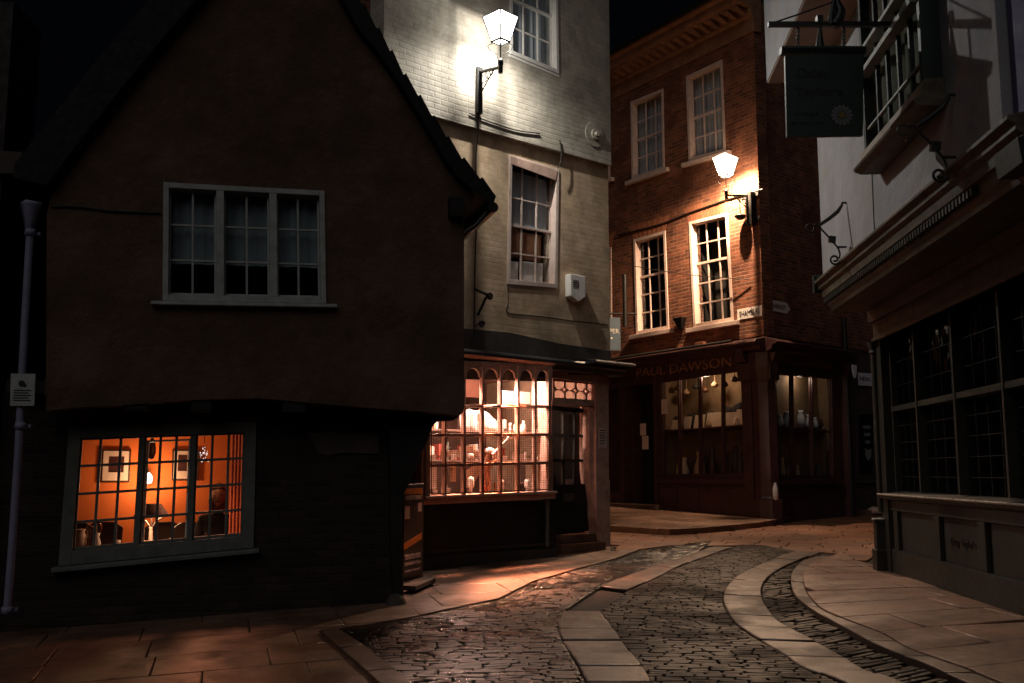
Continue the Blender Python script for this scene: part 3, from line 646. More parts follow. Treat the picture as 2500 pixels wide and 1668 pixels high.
# doorway: posts, header, traceried fanlight, door and step
dz0 = CW.at(1390, 1310, 0)[1]; dq = PXQ(CW, [(1347,991),(1436,999),(1437,1297),(1347,1308)], -.12)
mb = MB(); q = PXQ(CW, [(1436,988),(1458,990),(1490,934),(1487,1180),(1491,1334),(1468,1336),(1455,1270),(1452,1180)], .05)
mb.prism(CW, PXQ(CW, [(1454,928),(1486,930),(1487,1172),(1489,1172),(1491,1334),(1468,1337),(1456,1262),(1455,1172)], .06), -.15, .06)
mb.prism(CW, PXQ(CW, [(1438,990),(1456,991),(1456,1262),(1450,1240),(1438,1150)], 0), -.2, .005); mb.build('door_post', M['pink'], ch, bev=.006)
mb = MB(); mb.prism(CW, PXQ(CW, [(1345,897),(1488,912),(1487,940),(1345,922)], .06), -.1, .06); mb.prism(CW, PXQ(CW, [(1345,977),(1456,984),(1456,993),(1345,988)], 0), -.16, .04); mb.build('door_header', M['pink'], ch, bev=.004)
fq = PXQ(CW, [(1346,922),(1457,932),(1456,984),(1346,977)], -.03); FQ = qmap(fq)
holes = []
for k in range(4):
    cx = .14+.24*k
    for (cy, up_) in ((.27, -1), (.76, 1)):
        t_ = [pi*j/8 for j in range(9)]; rx, ry = .10, .22
        arcp = [(cx+rx*cos(t), cy-up_*ry*.25-up_*ry*.85*sin(t)) for t in t_]
        base_ = [(cx-rx, cy+up_*ry*.55), (cx+rx, cy+up_*ry*.55)]
        holes.append([tuple(FQ(x, y)) for x, y in arcp+base_])
for k in range(3):
    cx = .26+.24*k; holes.append([tuple(FQ(cx+x, .5+y)) for x, y in ((0,-.13),(.05,0),(0,.13),(-.05,0))])
MB().wallholes(CW, fq, holes, 0, .05).build('fanlight', M['pink'], ch)
g = MB(); g.quad([CW.w(p[0], -.04, p[1]) for p in (fq[3], fq[2], fq[1], fq[0])]); g.build('fanlight_glass', M['glass'], ch)
DQ = qmap(dq); mb = MB(); hls = []
for i in range(3):
    for j in range(3): hls.append([tuple(DQ(x, y)) for x, y in ((.04+.31*i, .035+.2*j), (.31+.31*i, .035+.2*j), (.31+.31*i, .215+.2*j), (.04+.31*i, .215+.2*j))])
dr = MB().wallholes(CW, dq, hls, -.12, .05).build('door', M['darkpaint'], ch, bev=.003)
g = MB(); p = [DQ(.03,.65), DQ(.98,.65), DQ(.98,.03), DQ(.03,.03)]; g.quad([CW.w(x.x, -.145, x.y) for x in p]); g.build('glass', M['glass'], dr)
mb = MB(); qbox(mb, CW, DQ, .30, .60, .685, .745, -.119, -.112); mb.build('letter_plate', M['soot'], dr)
mb = MB(); qbox(mb, CW, DQ, .36, .64, .575, .655, -.15, -.148); mb.build('paper_notice', M['pink'], dr)
for (z0, z1) in ((.79,.80),(.97,.98)): pass
mb = MB(); qbox(mb, CW, DQ, .08, .92, .77, .785, -.12, -.105); mb.build('door_moulding', M['darkpaint'], dr); mb = MB(); qbox(mb, CW, DQ, .08, .92, .955, .97, -.12, -.105); mb.build('door_moulding', M['darkpaint'], dr)
mb = MB(); mb.box(CW, dq[0][0]-.02, dq[1][0]+.05, -.3, -.0, dq[3][1]-.11, dq[3][1]-.003); mb.box(CW, dq[0][0]-.05, dq[1][0]+.1, -.3, .12, -.5, dq[3][1]-.113); mb.build('doorstep', M['flag'], ch, bev=.008)
mb = MB(); q = A(1334, 1220, .2); mb.tube([CW.w(q[0]-.0, .22, q[1]+.02), CW.w(q[0]-.01, .22, CW.g(q[0])+.15)], .03, 10); mb.build('thin_pipe', M['frame_green'], ch)
mb = MB(); q0 = A(1345, 1220, .1)[0]; mb.box(CW, q0-.07, q0, -.15, .12, -.5, zs+.0); mb.build('door_jamb', M['darkpaint'], ch)
q = PXQ(CW, [(1386,903),(1417,906),(1417,916),(1386,914)], .065); pl = MB().prism(CW, q, .061, .075).build('name_plaque', M['soot'], ch)
text('BARGUEST', CW, (q[0][0]+q[1][0])/2, sum(p[1] for p in q)/4, .0755, .15, .035, 'ink', pl)
q = PXQ(CW, [(1461,1044),(1481,1046),(1481,1094),(1461,1093)], .062); ow = MB().prism(CW, q, .061, .066).build('opening_notice', M['sash'], ch)
mb = MB()
for k in range(6): z = q[0][1]-.04-.038*k; mb.box(CW, q[0][0]+.02, q[1][0]-.02-.01*(k % 3), .066, .068, z-.006, z+.006)
mb.build('printing', M['ink'], ow)
# the lit shop room
i0, i1 = wq[3][0]-.05, aR-.30; fl = dq[3][1]; zc2 = zc+.02; SD = 2.6
warm = mat('shop_wall', (.50,.30,.22), .8, .15, 3, 0); darkw = mat('shop_shelf_wood', (.10,.04,.025), .6, .3, 4, 0)
mb = MB(); mb.box(CW, i0-.0, i1, -SD-.08, -SD, fl, zc2); mb.box(CW, i0-.05, i0, -SD, .02, fl, zc2); mb.build('room_wall', mat('brown_shop_wall', (.07,.035,.024), .8, .4, 3, 0), ch)
mb = MB(); mb.box(CW, i1, i1+.05, -SD, -.22, fl, zc2); mb.build('room_wall', warm, ch)
mb = MB(); mb.box(CW, dq[0][0]+.13, i1, -.34, -.32, fl, zc2-.42); mb.build('door_dark_board', M['timber'], ch)  # dark board added to hide the bright room behind the door panes
mb = MB(); mb.box(CW, i0, i1, -SD, -.0, zc2, zc2+.03); mb.build('room_ceiling', warm, ch)
mb = MB(); mb.box(CW, i0, i1, -SD, -.3, fl-.05, fl-.004); mb.build('room_floor', M['wood'], ch)
mb = MB(); mb.box(CW, i0, wq[2][0], -.35, WD-.06, zs-.06, zs-.004); mb.build('display_shelf', M['white'], sw_)
mb = MB(); qbox(mb, CW, Q, 0.002, .998, 0.004, .118, WD-.09, WD-.06); mb.build('arch_dark_board', M['timber'], sw_)  # dark board added so that the arched tops look dark
mb = MB(); mb.box(CW, i0, wq[2][0], -1.3, -1.2, zc-.36, zc-.02); mb.build('ceiling_beam', darkw, ch)

# ================================================================== brick corner shop (left face, right face)
db = V((5.08, 19.9, gz(5.08, 19.9)))
bh = thing('brick_corner_house', db, 'red brick corner house over a maroon shopfront lit by a wall lantern', 'house')
D = lambda u, v, d=0: DL.at(u, v, d)
zc0 = D(1600, 193)[1]; zc1 = D(1600, 84, .5)[1]; print('cornice', zc0, zc1, D(1820,82)[1])
zs0 = D(1700, 838)[1]                              # top of shop cornice region
qs = {}
qs[1] = PXQ(DL, [(1540,249),(1620,216),(1623,413),(1543,441)]); qs[2] = PXQ(DL, [(1675,187),(1764,145),(1773,372),(1682,396)])
qs[3] = PXQ(DL, [(1547,585),(1625,563),(1634,804),(1554,818)]); qs[4] = PXQ(DL, [(1682,542),(1777,519),(1792,784),(1694,801)])
qs[5] = PXQ(DL, [(1425,300),(1488,278),(1490,437),(1428,456)]); qs[6] = PXQ(DL, [(1425,620),(1493,603),(1495,822),(1428,830)])
MB().wallholes(DL, [(0, zs0-.05), (DL.L, zs0-.05), (DL.L, zc0+.02), (0, zc0+.02)], [grow(qs[k], -.01) for k in qs], 0, .3).build('street_wall', M['brickred'], bh)
MB().box(DR, .06, 5.0, -.3, 0, zs0-.05, zc1).build('square_wall', M['brickred'], bh)
for k, q in qs.items():
    q5 = k in (3, 4, 6)
    o = window(bh, DL, q, 3, 5 if q5 else 4, fw=.07, bw=.03, d=-.06, casing=.075, meet=2, sash_in=.06, fm='sash', sill=None, room=.5, blind='curtain' if k in (1,2) else None, blind_b=1,
      label={1:'dim upper sash window, second from the corner',2:'dim upper sash window above the wall lantern',3:'bright twelve pane sash window further from the corner',4:'brightest tall sash window below the wall lantern',5:'partly hidden upper sash window',6:'partly hidden lower sash window'}[k])
    c0, c1 = V(q[3]), V(q[2]); mb = MB(); mb.hexa([DL.w(c0.x-.16,.10,c0.y-.10), DL.w(c1.x+.16,.10,c1.y-.10), DL.w(c1.x+.16,.10,c1.y-.004), DL.w(c0.x-.16,.10,c0.y-.004), DL.w(c0.x-.16,0,c0.y-.10), DL.w(c1.x+.16,0,c1.y-.10), DL.w(c1.x+.16,0,c1.y), DL.w(c0.x-.16,0,c0.y)])
    mb.build('sill', M['sash'], o, bev=.008)
    if q5:                                          # gauged brick flat arch with splayed ends
        t0, t1 = V(q[0]), V(q[1]); mb = MB(); n = 15; hh = .34
        for i in range(n):
            x0_, x1_ = i/n, (i+1)/n-.012; f = lambda t, top: (t0.x+(t1.x-t0.x)*t+(.17*(2*t-1) if top else 0), t0.y+(t1.y-t0.y)*t+(hh if top else .006))
            mb.prism(DL, [f(x0_,0), f(x1_,0), f(x1_,1), f(x0_,1)], -.02, .006+.003*(i % 2))
        mb.build('brick_arch', M['gauged'], o)
# eaves cornice with modillions
mb = MB(); mb.prof(DL, [(-.2, zc0), (.03, zc0), (.05, zc0+.30), (.12, zc0+.36), (.14, zc0+.50), (.46, zc0+.52), (.50, zc0+.56), (.52, zc0+.68), (.60, zc1-.04), (.62, zc1), (-.2, zc1+.04)], .0, DL.L+.05)
co = mb.build('eaves_cornice', M['stonecorn'], bh, bev=.008)
for i in range(34):
    a = DL.L-.12-i*.26; MB().prof(DL, [(.13, zc0+.37), (.20, zc0+.38), (.40, zc0+.45), (.43, zc0+.515), (.13, zc0+.515)], a-.06, a+.06).build('modillion', M['stonecorn'], co, bev=.006)
mb = MB(); mb.prof(DL, [(.55, zc1-.0), (.70, zc1+.0), (.72, zc1+.05), (.70, zc1+.10), (.55, zc1+.10)], 0, DL.L+.1); mb.build('gutter', M['black'], bh, bev=.01)
mb = MB(); mb.hexa([DL.w(0,.5,zc1+.05), DL.w(DL.L,.5,zc1+.05), DL.w(DL.L,-4,zc1+2.6), DL.w(0,-4,zc1+2.6), DL.w(0,.4,zc1-.0), DL.w(DL.L,.4,zc1-.0), DL.w(DL.L,-4,zc1+2.4), DL.w(0,-4,zc1+2.4)]); mb.build('roof', M['tile'], bh)
# shop cornice on both faces
zk = D(1700, 852, .3)[1]; zk2 = DR.at(1980, 846, .25)[1]; print('shop cornice', zk, D(1520,882,.3)[1], zk2)
prf = [(0, zk+.10), (.34, zk+.02), (.38, zk-.03), (.36, zk-.06), (.26, zk-.09), (.24, zk-.16), (.10, zk-.22), (0, zk-.22)]
mb = MB(); mb.prof(DL, prf, 0, DL.L+.10); mb.prof(DR, [(d-.002, z-.002) for d, z in prf], -.10, 3.2); mb.build('shop_cornice', M['maroon'], bh, bev=.006)
mb = MB(); mb.tube([DL.w(.3,.39,zk+.03), DL.w(DL.L-.5,.39,zk+.04)], .03, 8); mb.build('lead_gutter', M['lead'], bh)
zf = zk-.22; zfb = D(1700, 905)[1]; print('fascia', zf, zfb)
# street face: fascia, piers, window, door
mb = MB(); mb.box(DL, 0, DL.L-.02, -.15, .06, zfb+.02, zf-.002); mb.build('fascia', M['maroon'], bh, bev=.004)
mb = MB(); mb.box(DR, .08, 3.05, -.15, .06, zfb+.0, zf-.004); mb.build('fascia', M['maroon'], bh, bev=.004)
M['book_dark_letter'] = mat('faded_gilt_lettering', (.30,.15,.08), .6, .5, 14, 0)
text('PAUL DAWSON', DL, D(1668, 905)[0], (zf+zfb)/2+.0, .06, 3.0, .22, 'book_dark_letter', bh)
text('PAUL DAWSON', DR, DR.at(1965, 895)[0], (zf+zfb)/2, .06, 1.9, .18, 'book_dark_letter', bh)
wl = PXQ(DL, [(1609,928),(1822,893),(1824,1166),(1610,1168)]); wr = PXQ(DR, [(1890,906),(2034,918),(2038,1170),(1890,1170)])
wl = [(a, min(z, zfb-.05)) for a, z in wl]; wr = [(a, min(z, zfb-.06)) for a, z in wr]; doorq = PXQ(DL, [(1529,945),(1598,935),(1598,1236),(1529,1232)])
gnd = -.9
pcs = MB(); aK = DL.L
MB().wallholes(DL, [(0, gnd), (aK-.35, gnd), (aK-.35, zfb+.02), (0, zfb+.02)], [wl, doorq, PXQ(DL, [(1430,960),(1512,948),(1512,1200),(1430,1198)])], 0, .2).build('shop_wall', M['maroon'], bh)
MB().wallholes(DR, [(.06, gnd), (3.05, gnd), (3.05, zfb), (.06, zfb)], [wr], 0, .2).build('shop_wall', M['maroon'], bh)
mb = MB(); c = V((5.08, 19.9, 0))+(DL.n+DR.n)*-.12                     # round corner column
mb.lathe(V((c.x, c.y, gz(5,20)+.1)), [(.31,0),(.31,.35),(.27,.38),(.25,.42),(.25,zfb-gz(5,20)-.5),(.27,zfb-gz(5,20)-.45),(.31,zfb-gz(5,20)-.2),(.31,zf-gz(5,20)-.1)], 8); mb.sm = [False]*len(mb.sm); mb.build('corner_column', M['maroon'], bh)
for W_, aa in ((DL, D(1830,1000)[0]), (DR, DR.at(1878,1000)[0])):
    mb = MB(); mb.box(W_, aa-.13, aa+.13, 0, .09, gnd, zfb-.02); mb.box(W_, aa-.16, aa+.16, 0, .16, zfb-.35, zfb-.0); mb.prof(W_, [(.06, zfb), (.22, zfb+.03), (.30, zfb+.3), (.28, zf-.01), (.06, zf-.01)], aa-.12, aa+.12); mb.build('pilaster', M['maroon'], bh, bev=.01)
aa = DR.at(2062,1000)[0]; mb = MB(); mb.box(DR, aa-.14, aa+.14, 0, .12, gnd, zfb-.02); mb.prof(DR, [(.06, zfb-.3), (.2, zfb), (.30, zfb+.3), (.28, zf-.01), (.06, zf-.01)], aa-.12, aa+.12); mb.build('pilaster', M['maroon'], bh, bev=.01)
aa = D(1522,1000)[0]; mb = MB(); mb.box(DL, aa-.08, aa+.06, 0, .07, gnd, zfb-.02); aa = D(1603,1000)[0]; mb.box(DL, aa-.05, aa+.04, 0, .07, gnd, zfb-.02); mb.build('pilaster', M['maroon'], bh, bev=.01)
mb = MB(); mb.box(DL, wl[3][0]-.1, wl[2][0]+.1, 0, .1, wl[3][1]-.1, wl[3][1]-.01)
for k in range(4):
    s_ = (wl[2][0]-wl[3][0]+.1)/4; x = wl[3][0]-.05+s_*k; mb.box(DL, x+.08, x+s_-.08, 0, .02, wl[3][1]-.75, wl[3][1]-.2)
mb.build('stall_riser', M['maroon'], bh, bev=.006)
mb = MB(); mb.box(DR, wr[3][0]-.1, wr[2][0]+.1, 0, .1, wr[3][1]-.1, wr[3][1]-.01); mb.build('stall_riser', M['maroon'], bh, bev=.006)
w1 = window(bh, DL, wl, 1, 1, fw=.05, bw=.03, d=-.02, casing=.02, sash_in=.03, fm='maroon', gm='glass', splits=[.235,.478,.735], mull=.045, rowf=[.53], label='wide shop window with cards on a lit display shelf')
w2 = window(bh, DR, wr, 1, 1, fw=.05, bw=.03, d=-.02, casing=.02, sash_in=.03, fm='maroon', gm='glass', splits=[.31,.64], mull=.045, rowf=[.55], label='shop window on the square side with glassware')
dm = mat('display_wall', (.20,.135,.075), .8, .3, 4, 0)
# shallow display rooms
for (W_, q, nm) in ((DL, wl, 0), (DR, wr, 1)):
    a0_, a1_ = q[3][0]-.05, q[2][0]+.03; mb = MB(); z1_ = max(q[0][1], q[1][1])+.1; z0_ = q[3][1]-.1; zm = (z0_+z1_)/2-.05
    DP = -.8 if nm == 0 else -.34
    mb.box(W_, a0_, a1_, DP-.1, DP, z0_, z1_); mb.box(W_, a0_-.04, a0_, DP, -.1, z0_, z1_); mb.box(W_, a1_, a1_+.04, DP, -.1, z0_, z1_); mb.box(W_, a0_, a1_, DP, -.2, z1_, z1_+.03); mb.build('display_back', dm, bh)
    mb = MB(); mb.box(W_, a0_, a1_, DP, -.16, zm-.03, zm); mb.box(W_, a0_, a1_, DP, -.16, z0_-.03, z0_); mb.build('display_shelf', M['wood'], bh)
mb = MB(); p = doorq; DQ2 = qmap(p); qbox(mb, DL, DQ2, 0, 1, 0, 1, -.5, -.45); dd_ = mb.build('door', M['darkpaint'], bh)
mb = MB(); mb.box(DL, doorq[0][0]-.05, doorq[0][0], -.5, -.2, gnd, doorq[0][1]+.1); mb.box(DL, 0, doorq[0][0]-.06, -.5, -.4, gnd, doorq[0][1]+.3); mb.build('door_recess', M['maroon'], bh)
for a_ in (.12,.56):
    for b_ in ((.12,.5),(.58,.92)): mb = MB(); qbox(mb, DL, DQ2, a_, a_+.32, b_[0], b_[1], -.45, -.44); mb.build('door_panel', M['darkpaint'], dd_)
for (u0,v0,u1,v1) in ((1568,1035,1583,1063),(1573,1065,1589,1097),(1611,976,1627,1010)):
    a_, b_ = D(u0, v0, .01), D(u1, v1, .01); MB().box(DL, a_[0], b_[0], .075 if u0 < 1600 else -.03, .08 if u0 < 1600 else -.025, b_[1], a_[1]).build('paper_notice', M['sash'], bh)
mb = MB(); p = D(1565, 1243, .3); mb.box(DL, doorq[0][0]-.3, doorq[1][0]+.35, -.4, .35, -1.0, gz(*DL.w(p[0], .2, 0).xy)+.20); mb.build('doorstep', M['slab'], bh, bev=.01)
# plain house beyond on the square
fh = thing('grey_house', DR.w(5, 0, gz(8.7,23)), 'plain grey brown rendered house beyond the corner shop, half hidden by the right-hand shop', 'house')
qn = PXQ(DR, [(2092,1004),(2190,1004),(2190,1172),(2092,1172)]); a6 = DR.at(2081,1000)[0]
MB().wallholes(DR, [(a6, -1), (8.5, -1), (8.5, 9), (a6, 9)], [qn], -.03, .3).build('wall', M['soot'], fh)
window(fh, DR, qn, 2, 1, fw=.07, d=-.04, fm='soot', gm='glass', room=.6, casing=.05, sill=(.08,.05,.07))
mb = MB(); q = PXQ(DR, [(2097,1022),(2133,1022),(2133,1150),(2097,1150)], -.1); mb.prism(DR, q, -.12, -.10); pb = mb.build('poster', M['ink'], fh)
mb = MB(); cx = (q[0][0]+q[1][0])/2
for k in range(3): z = q[0][1]-.18-.17*k; mb.box(DR, cx-.16+.03*k, cx+.16-.03*k, -.099, -.096, z-.035, z+.035)
mb.prism(DR, [(cx-.13, q[3][1]+.33), (cx, q[3][1]+.22), (cx+.12, q[3][1]+.30), (cx+.15, q[3][1]+.5), (cx-.02, q[3][1]+.46), (cx-.12, q[3][1]+.52)], -.099, -.096); mb.build('printing', M['frame_grey'], pb)
dpq = MB(); p = DR.at(2066, 900, .12); dpq.tube([DR.w(p[0], .12, 5), DR.w(p[0], .12, gz(8,22))], .05, 10)
tag(dpq.build('drainpipe', M['black']), 'black downpipe between the corner shop and the plain grey house', 'drainpipe')
# ================================================================== right-hand house with the green shopfront
rb = SW.w(3.5, 0, 0); rb.z = SW.g(3.5)
rh = thing('white_jettied_house', rb, 'white plastered jettied house over a dark green shopfront', 'house')
zcor = RW.at(1990, 700, .03)[1]; zso = SW.at(2125, 773, 0)[1]; ztop = RT.at(1866, 217)[1]
print('cornice z', zcor, 'soffit z', zso, 'second floor', ztop)
gR = gz(4.6, 12.0)
bq = RW.at(2107, 432, .16), RW.at(2255, 262, .16); print('bay', bq)
b0_, b1_ = RW.at(2107, 300, .16)[0], RW.at(2254, 200, .16)[0]; bzb = (RW.at(2107, 432, .16)[1]+RW.at(2258, 262, .16)[1])/2
near_end = RW.at(2452, 250)[0]
MB().wallholes(RW, [(0, zcor-.02), (near_end, zcor-.02), (near_end, ztop+.02), (0, ztop+.02)], [[(b0_+.06, bzb+.2), (b1_-.06, bzb+.2), (b1_-.06, ztop-.12), (b0_+.06, ztop-.12)]], 0, .25).build('first_floor_wall', M['plaster'], rh)
MB().box(RW, .004, near_end-.004, -5, -.25, zcor, ztop).build('end_wall', M['brickred'], rh)
mb = MB(); mb.box(RT, 0, near_end, -5, 0, ztop+.012, 10.5); mb.build('second_floor_wall', M['plaster'], rh)
mb = MB(); mb.box(RT, .02, near_end, -.66, -.01, ztop-.012, ztop+.010); mb.build('jetty_soffit', M['plasterbrown'], rh)
mb = MB(); mb.box(RW, near_end+.0, near_end+.07, -.2, .05, zcor, 10.5); mb.build('edge_board', M['plaster'], rh)
mb = MB(); mb.tube([RW.w(2.35, .004, zcor+.02), RW.w(2.37, .006, zcor+1.0), RW.w(2.36, .006, bzb+.1)], .006, 5); mb.build('wall_cable', M['cable'], rh)
# shallow bay window
bz0, bz1 = bzb, ztop-.06; bd = .16
mb = MB()
for x in (b0_, b1_-.07): mb.box(RW, x, x+.07, 0, bd, bz0+.02, bz1)
mb.box(RW, b0_+.07, b1_-.07, 0, bd-.004, bz1-.1, bz1)
Qb = qmap([(b0_+.07, bz1-.1), (b1_-.07, bz1-.1), (b1_-.07, bz0+.24), (b0_+.07, bz0+.24)]); wdb = b1_-b0_-.14; htb = bz1-.1-bz0-.24
for k in range(1, 5): a = k/5; qbox(mb, RW, Qb, a-.012, a+.012, 0, 1, bd-.07, bd-.03)
zb1 = RW.at(2180, 180, bd)[1]
r1 = (bz1-.1-RW.at(2107, 132, bd)[1])/htb; r2 = (bz1-.1-RW.at(2125, 160, bd)[1])/htb; r3 = (bz1-.1-RW.at(2155, 262, bd)[1])/htb
print('bay bars', r1, r2, r3)
bw_ = mb.build('window', M['green'], rh, bev=.004); lbl(bw_, 'dark green bay window with pale transom boards')
mb = MB()
for r, h in ((r1, .012), (r2, .016)): qbox(mb, RW, Qb, 0, 1, r-h, r+h, bd-.06, bd+.05)
mb.build('transom', M['frame_grey'], bw_, bev=.003)
mb = MB(); qbox(mb, RW, Qb, 0, 1, r3-.006, r3+.006, bd-.06, bd-.02); mb.build('glazing_bar', M['frame_grey'], bw_)
g = MB(); qsheet(g, RW, Qb, bd-.05); g.build('glass', M['glassdark'], bw_)
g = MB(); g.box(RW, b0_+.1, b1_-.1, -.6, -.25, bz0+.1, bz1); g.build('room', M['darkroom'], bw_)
mb = MB(); n = 30
for k in range(n+1):
    a = .04+.92*k/n; dd = bd-.14-.03*sin(k*1.3)
    for b in (.0, 1): p = Qb(a, b); mb.v.append(RW.w(p.x, dd, p.y))
mb.f = [[2*k, 2*k+1, 2*k+3, 2*k+2] for k in range(n)]; mb.sm = [True]*n; mb.build('curtain', mat('greenish_blind', (.25,.235,.17), .9, .3, 2), bw_, recalc=False)
mb = MB(); mb.prof(RW, [(0, bz0), (bd+.03, bz0), (bd+.10, bz0+.03), (bd+.11, bz0+.06), (bd+.05, bz0+.10), (bd+.02, bz0+.22), (bd-.01, bz0+.24), (0, bz0+.24)], b0_-.05, b1_+.05); mb.build('sill', M['moss'], bw_, bev=.008)
# projecting cornice over the shop: moulded gutter board, dentils, soffit
OUT = .80; c0z = zcor
L0, L1 = -.0, RW.at(2475, 440, .1)[0]; L1 = max(L1, 5.0); print('cornice run', L1)
prf = [(.0, c0z+.02), (.70, c0z+.02), (OUT, c0z), (OUT, c0z-.03), (OUT-.05, c0z-.06), (OUT-.05, c0z-.10), (OUT-.09, c0z-.13), (OUT-.10, c0z-.21), (OUT-.14, c0z-.215), (OUT-.16, c0z-.30), (OUT-.19, c0z-.34), (OUT-.20, zso+.0), (.0, zso)]
mb = MB(); mb.prof(SW, prf, L0, L1); co = mb.build('shop_cornice', M['moss'], rh, bev=.004)
for i in range(64):
    a = L0+.03+i*.078
    if a > L1-.05: break
    MB().box(SW, a, a+.04, OUT-.16, OUT-.105, c0z-.285, c0z-.222).build('dentil', M['olive'], co)
mb = MB(); mb.box(SW, L0-.10, L0-.004, OUT-.18, OUT-.0, c0z-.14, c0z+.09); mb.build('cornice_end_block', M['green'], rh, bev=.01)
# big console at the near end
ce, cz2 = SW.at(2428, 372, .8); print('console', ce, cz2, c0z); mb = MB(); mb.prof(SW, [(.0, zso-.9), (.15, zso-.85), (.3, zso-.4), (.66, zso-.0), (.79, cz2-.2), (.81, cz2-.03), (.7, cz2), (.0, cz2)], ce, ce+.4); mb.build('console', M['darkpaint'], rh, bev=.015)
# shop front below
zt = SW.at(2235, 800, 0)[1]; print('window head', zt)
zr_ = (SW.at(2180, 1205, .1)[1]+SW.at(2490, 1229, .1)[1])/2; print('rail', zr_, gR)
ztr = (SW.at(2202, 986, 0)[1]+SW.at(2490, 947, 0)[1])/2
SL = 6.2
mb = MB(); mb.box(SW, .0, SL, -.1, .10, zt, zso-.004); mb.box(SW, 0, SL, -.1, .16, zso-.16, zso-.006); mb.box(SW, 0, SL, -.1, .13, zt+.0, zt+.05); mb.build('shop_fascia', M['moss'], rh, bev=.006)
mb = MB(); ap = SW.at(2150, 1000, .1)[0]
mb.box(SW, .0, .26, -.2, .10, gR-.2, zt); mb.tube([SW.w(.04, .12, gR+.75), SW.w(.04, .12, zt-.12)], .035, 12)
mb.box(SW, -.03, .10, -.15, .20, gR+.30, gR+.62); mb.box(SW, -.06, .13, -.15, .22, gR-.1, gR+.30); mb.box(SW, -.04, .12, -.1, .22, gR+.62, gR+.66)
mb.lathe(SW.w(.04, .12, zt-.16), [(.035,0),(.06,.03),(.04,.06),(.07,.12),(.075,.16)], 12); mb.build('corner_pillar', M['olive'], rh, bev=.006)
mb = MB(); mb.box(SW, -.02, .10, .10, .22, gR+.655, gR+.672); mb.build('pillar_cap', M['white'], rh, bev=.003)
a0s = .26; mul = [SW.at(u, 900, 0)[0] for u in (2238, 2332, 2452)]
shop = MB(); shop.box(SW, a0s, a0s+.05, -.12, -.0, zr_, zt); shop.box(SW, a0s+.05, SL, -.10, .02, ztr-.03, ztr+.03)
for a in mul: shop.box(SW, a-.022, a+.022, -.11, .03, zr_+.03, zt)
x = a0s+.05; bars = [a0s+.05]+mul+[SL]
gbar = MB()
for i in range(len(bars)-1):
    n_ = max(2, round((bars[i+1]-bars[i])/.27))
    for k in range(1, n_): a = bars[i]+(bars[i+1]-bars[i])*k/n_; gbar.box(SW, a-.005, a+.005, -.09, -.06, zr_+.03, zt)
for k in range(1, 5): z = zr_+(ztr-zr_)*k/5; gbar.box(SW, a0s+.05, SL, -.085, -.062, z-.004, z+.004)
for k in range(1, 3): z = ztr+(zt-ztr)*k/3; gbar.box(SW, a0s+.05, SL, -.085, -.062, z-.004, z+.004)
sw2 = shop.build('shop_window', M['olive'], rh); gbar.build('glazing_bar', M['darkpaint'], sw2); lbl(sw2, 'unlit shop window with thin bars reflecting the lit shop opposite')
g = MB(); g.quad([SW.w(a0s+.03, -.07, zr_), SW.w(SL, -.07, zr_), SW.w(SL, -.07, zt), SW.w(a0s+.03, -.07, zt)]); g.build('glass', M['glassshop'], sw2)
mb = MB(); mb.prof(SW, [(-.1, zr_+.03), (.16, zr_+.0), (.175, zr_-.015), (.16, zr_-.045), (.12, zr_-.07), (-.1, zr_-.07)], .12, SL); mb.build('sill', M['olive'], sw2)
mb = MB(); mb.tube([SW.w(.12, .172, zr_-.012), SW.w(SL, .172, zr_-.012)], .012, 8); mb.build('sill_nosing', mat('worn_edge', (.35,.30,.25), .3, .3, 9), sw2)
mb = MB(); mb.box(SW, .13, SL, -.2, .02, -.3, zr_-.071)
for z0, z1, d_ in ((zr_-.20, zr_-.071, .07), (gR-.25, gR+.32, .075)): mb.box(SW, .132, SL, .02, d_, z0, z1)
edges = [SW.at(u, 1290, .05)[0] for u in (2190, 2290, 2400)]+[SW.at(2560, 1290, .05)[0]]
for a in edges: mb.box(SW, a-.08, a+.08, .02, .068, gR+.32, zr_-.20)
mb.build('stall_riser', M['olive'], rh, bev=.008)
text("Daisy Taylor's", SW, (edges[1]+edges[2])/2, (gR+.32+zr_-.2)/2-.02, .021, (edges[2]-edges[1])*.55, .10, 'ink', rh, bold=.02)
mb = MB(); z_ = zr_-.5
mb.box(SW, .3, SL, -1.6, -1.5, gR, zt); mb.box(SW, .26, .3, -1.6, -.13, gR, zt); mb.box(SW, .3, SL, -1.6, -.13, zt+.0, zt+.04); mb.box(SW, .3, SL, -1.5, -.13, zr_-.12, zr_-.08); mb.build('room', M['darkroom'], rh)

# house beyond it towards the camera, mostly out of frame
nh_ = thing('edge_house', RW.w(near_end+2, .5, gR), 'dark house wall with blue light in its colour past the board at the right edge', 'house')
MB().box(RW, near_end+.09, near_end+2.4, -3, -.02, zcor-.2, 10.5).build('wall', mat('blue_light_wall', (.16,.15,.26), .85, .2, 3, .3, 40), nh_)  # bluish light from behind the viewer is put into this wall colour

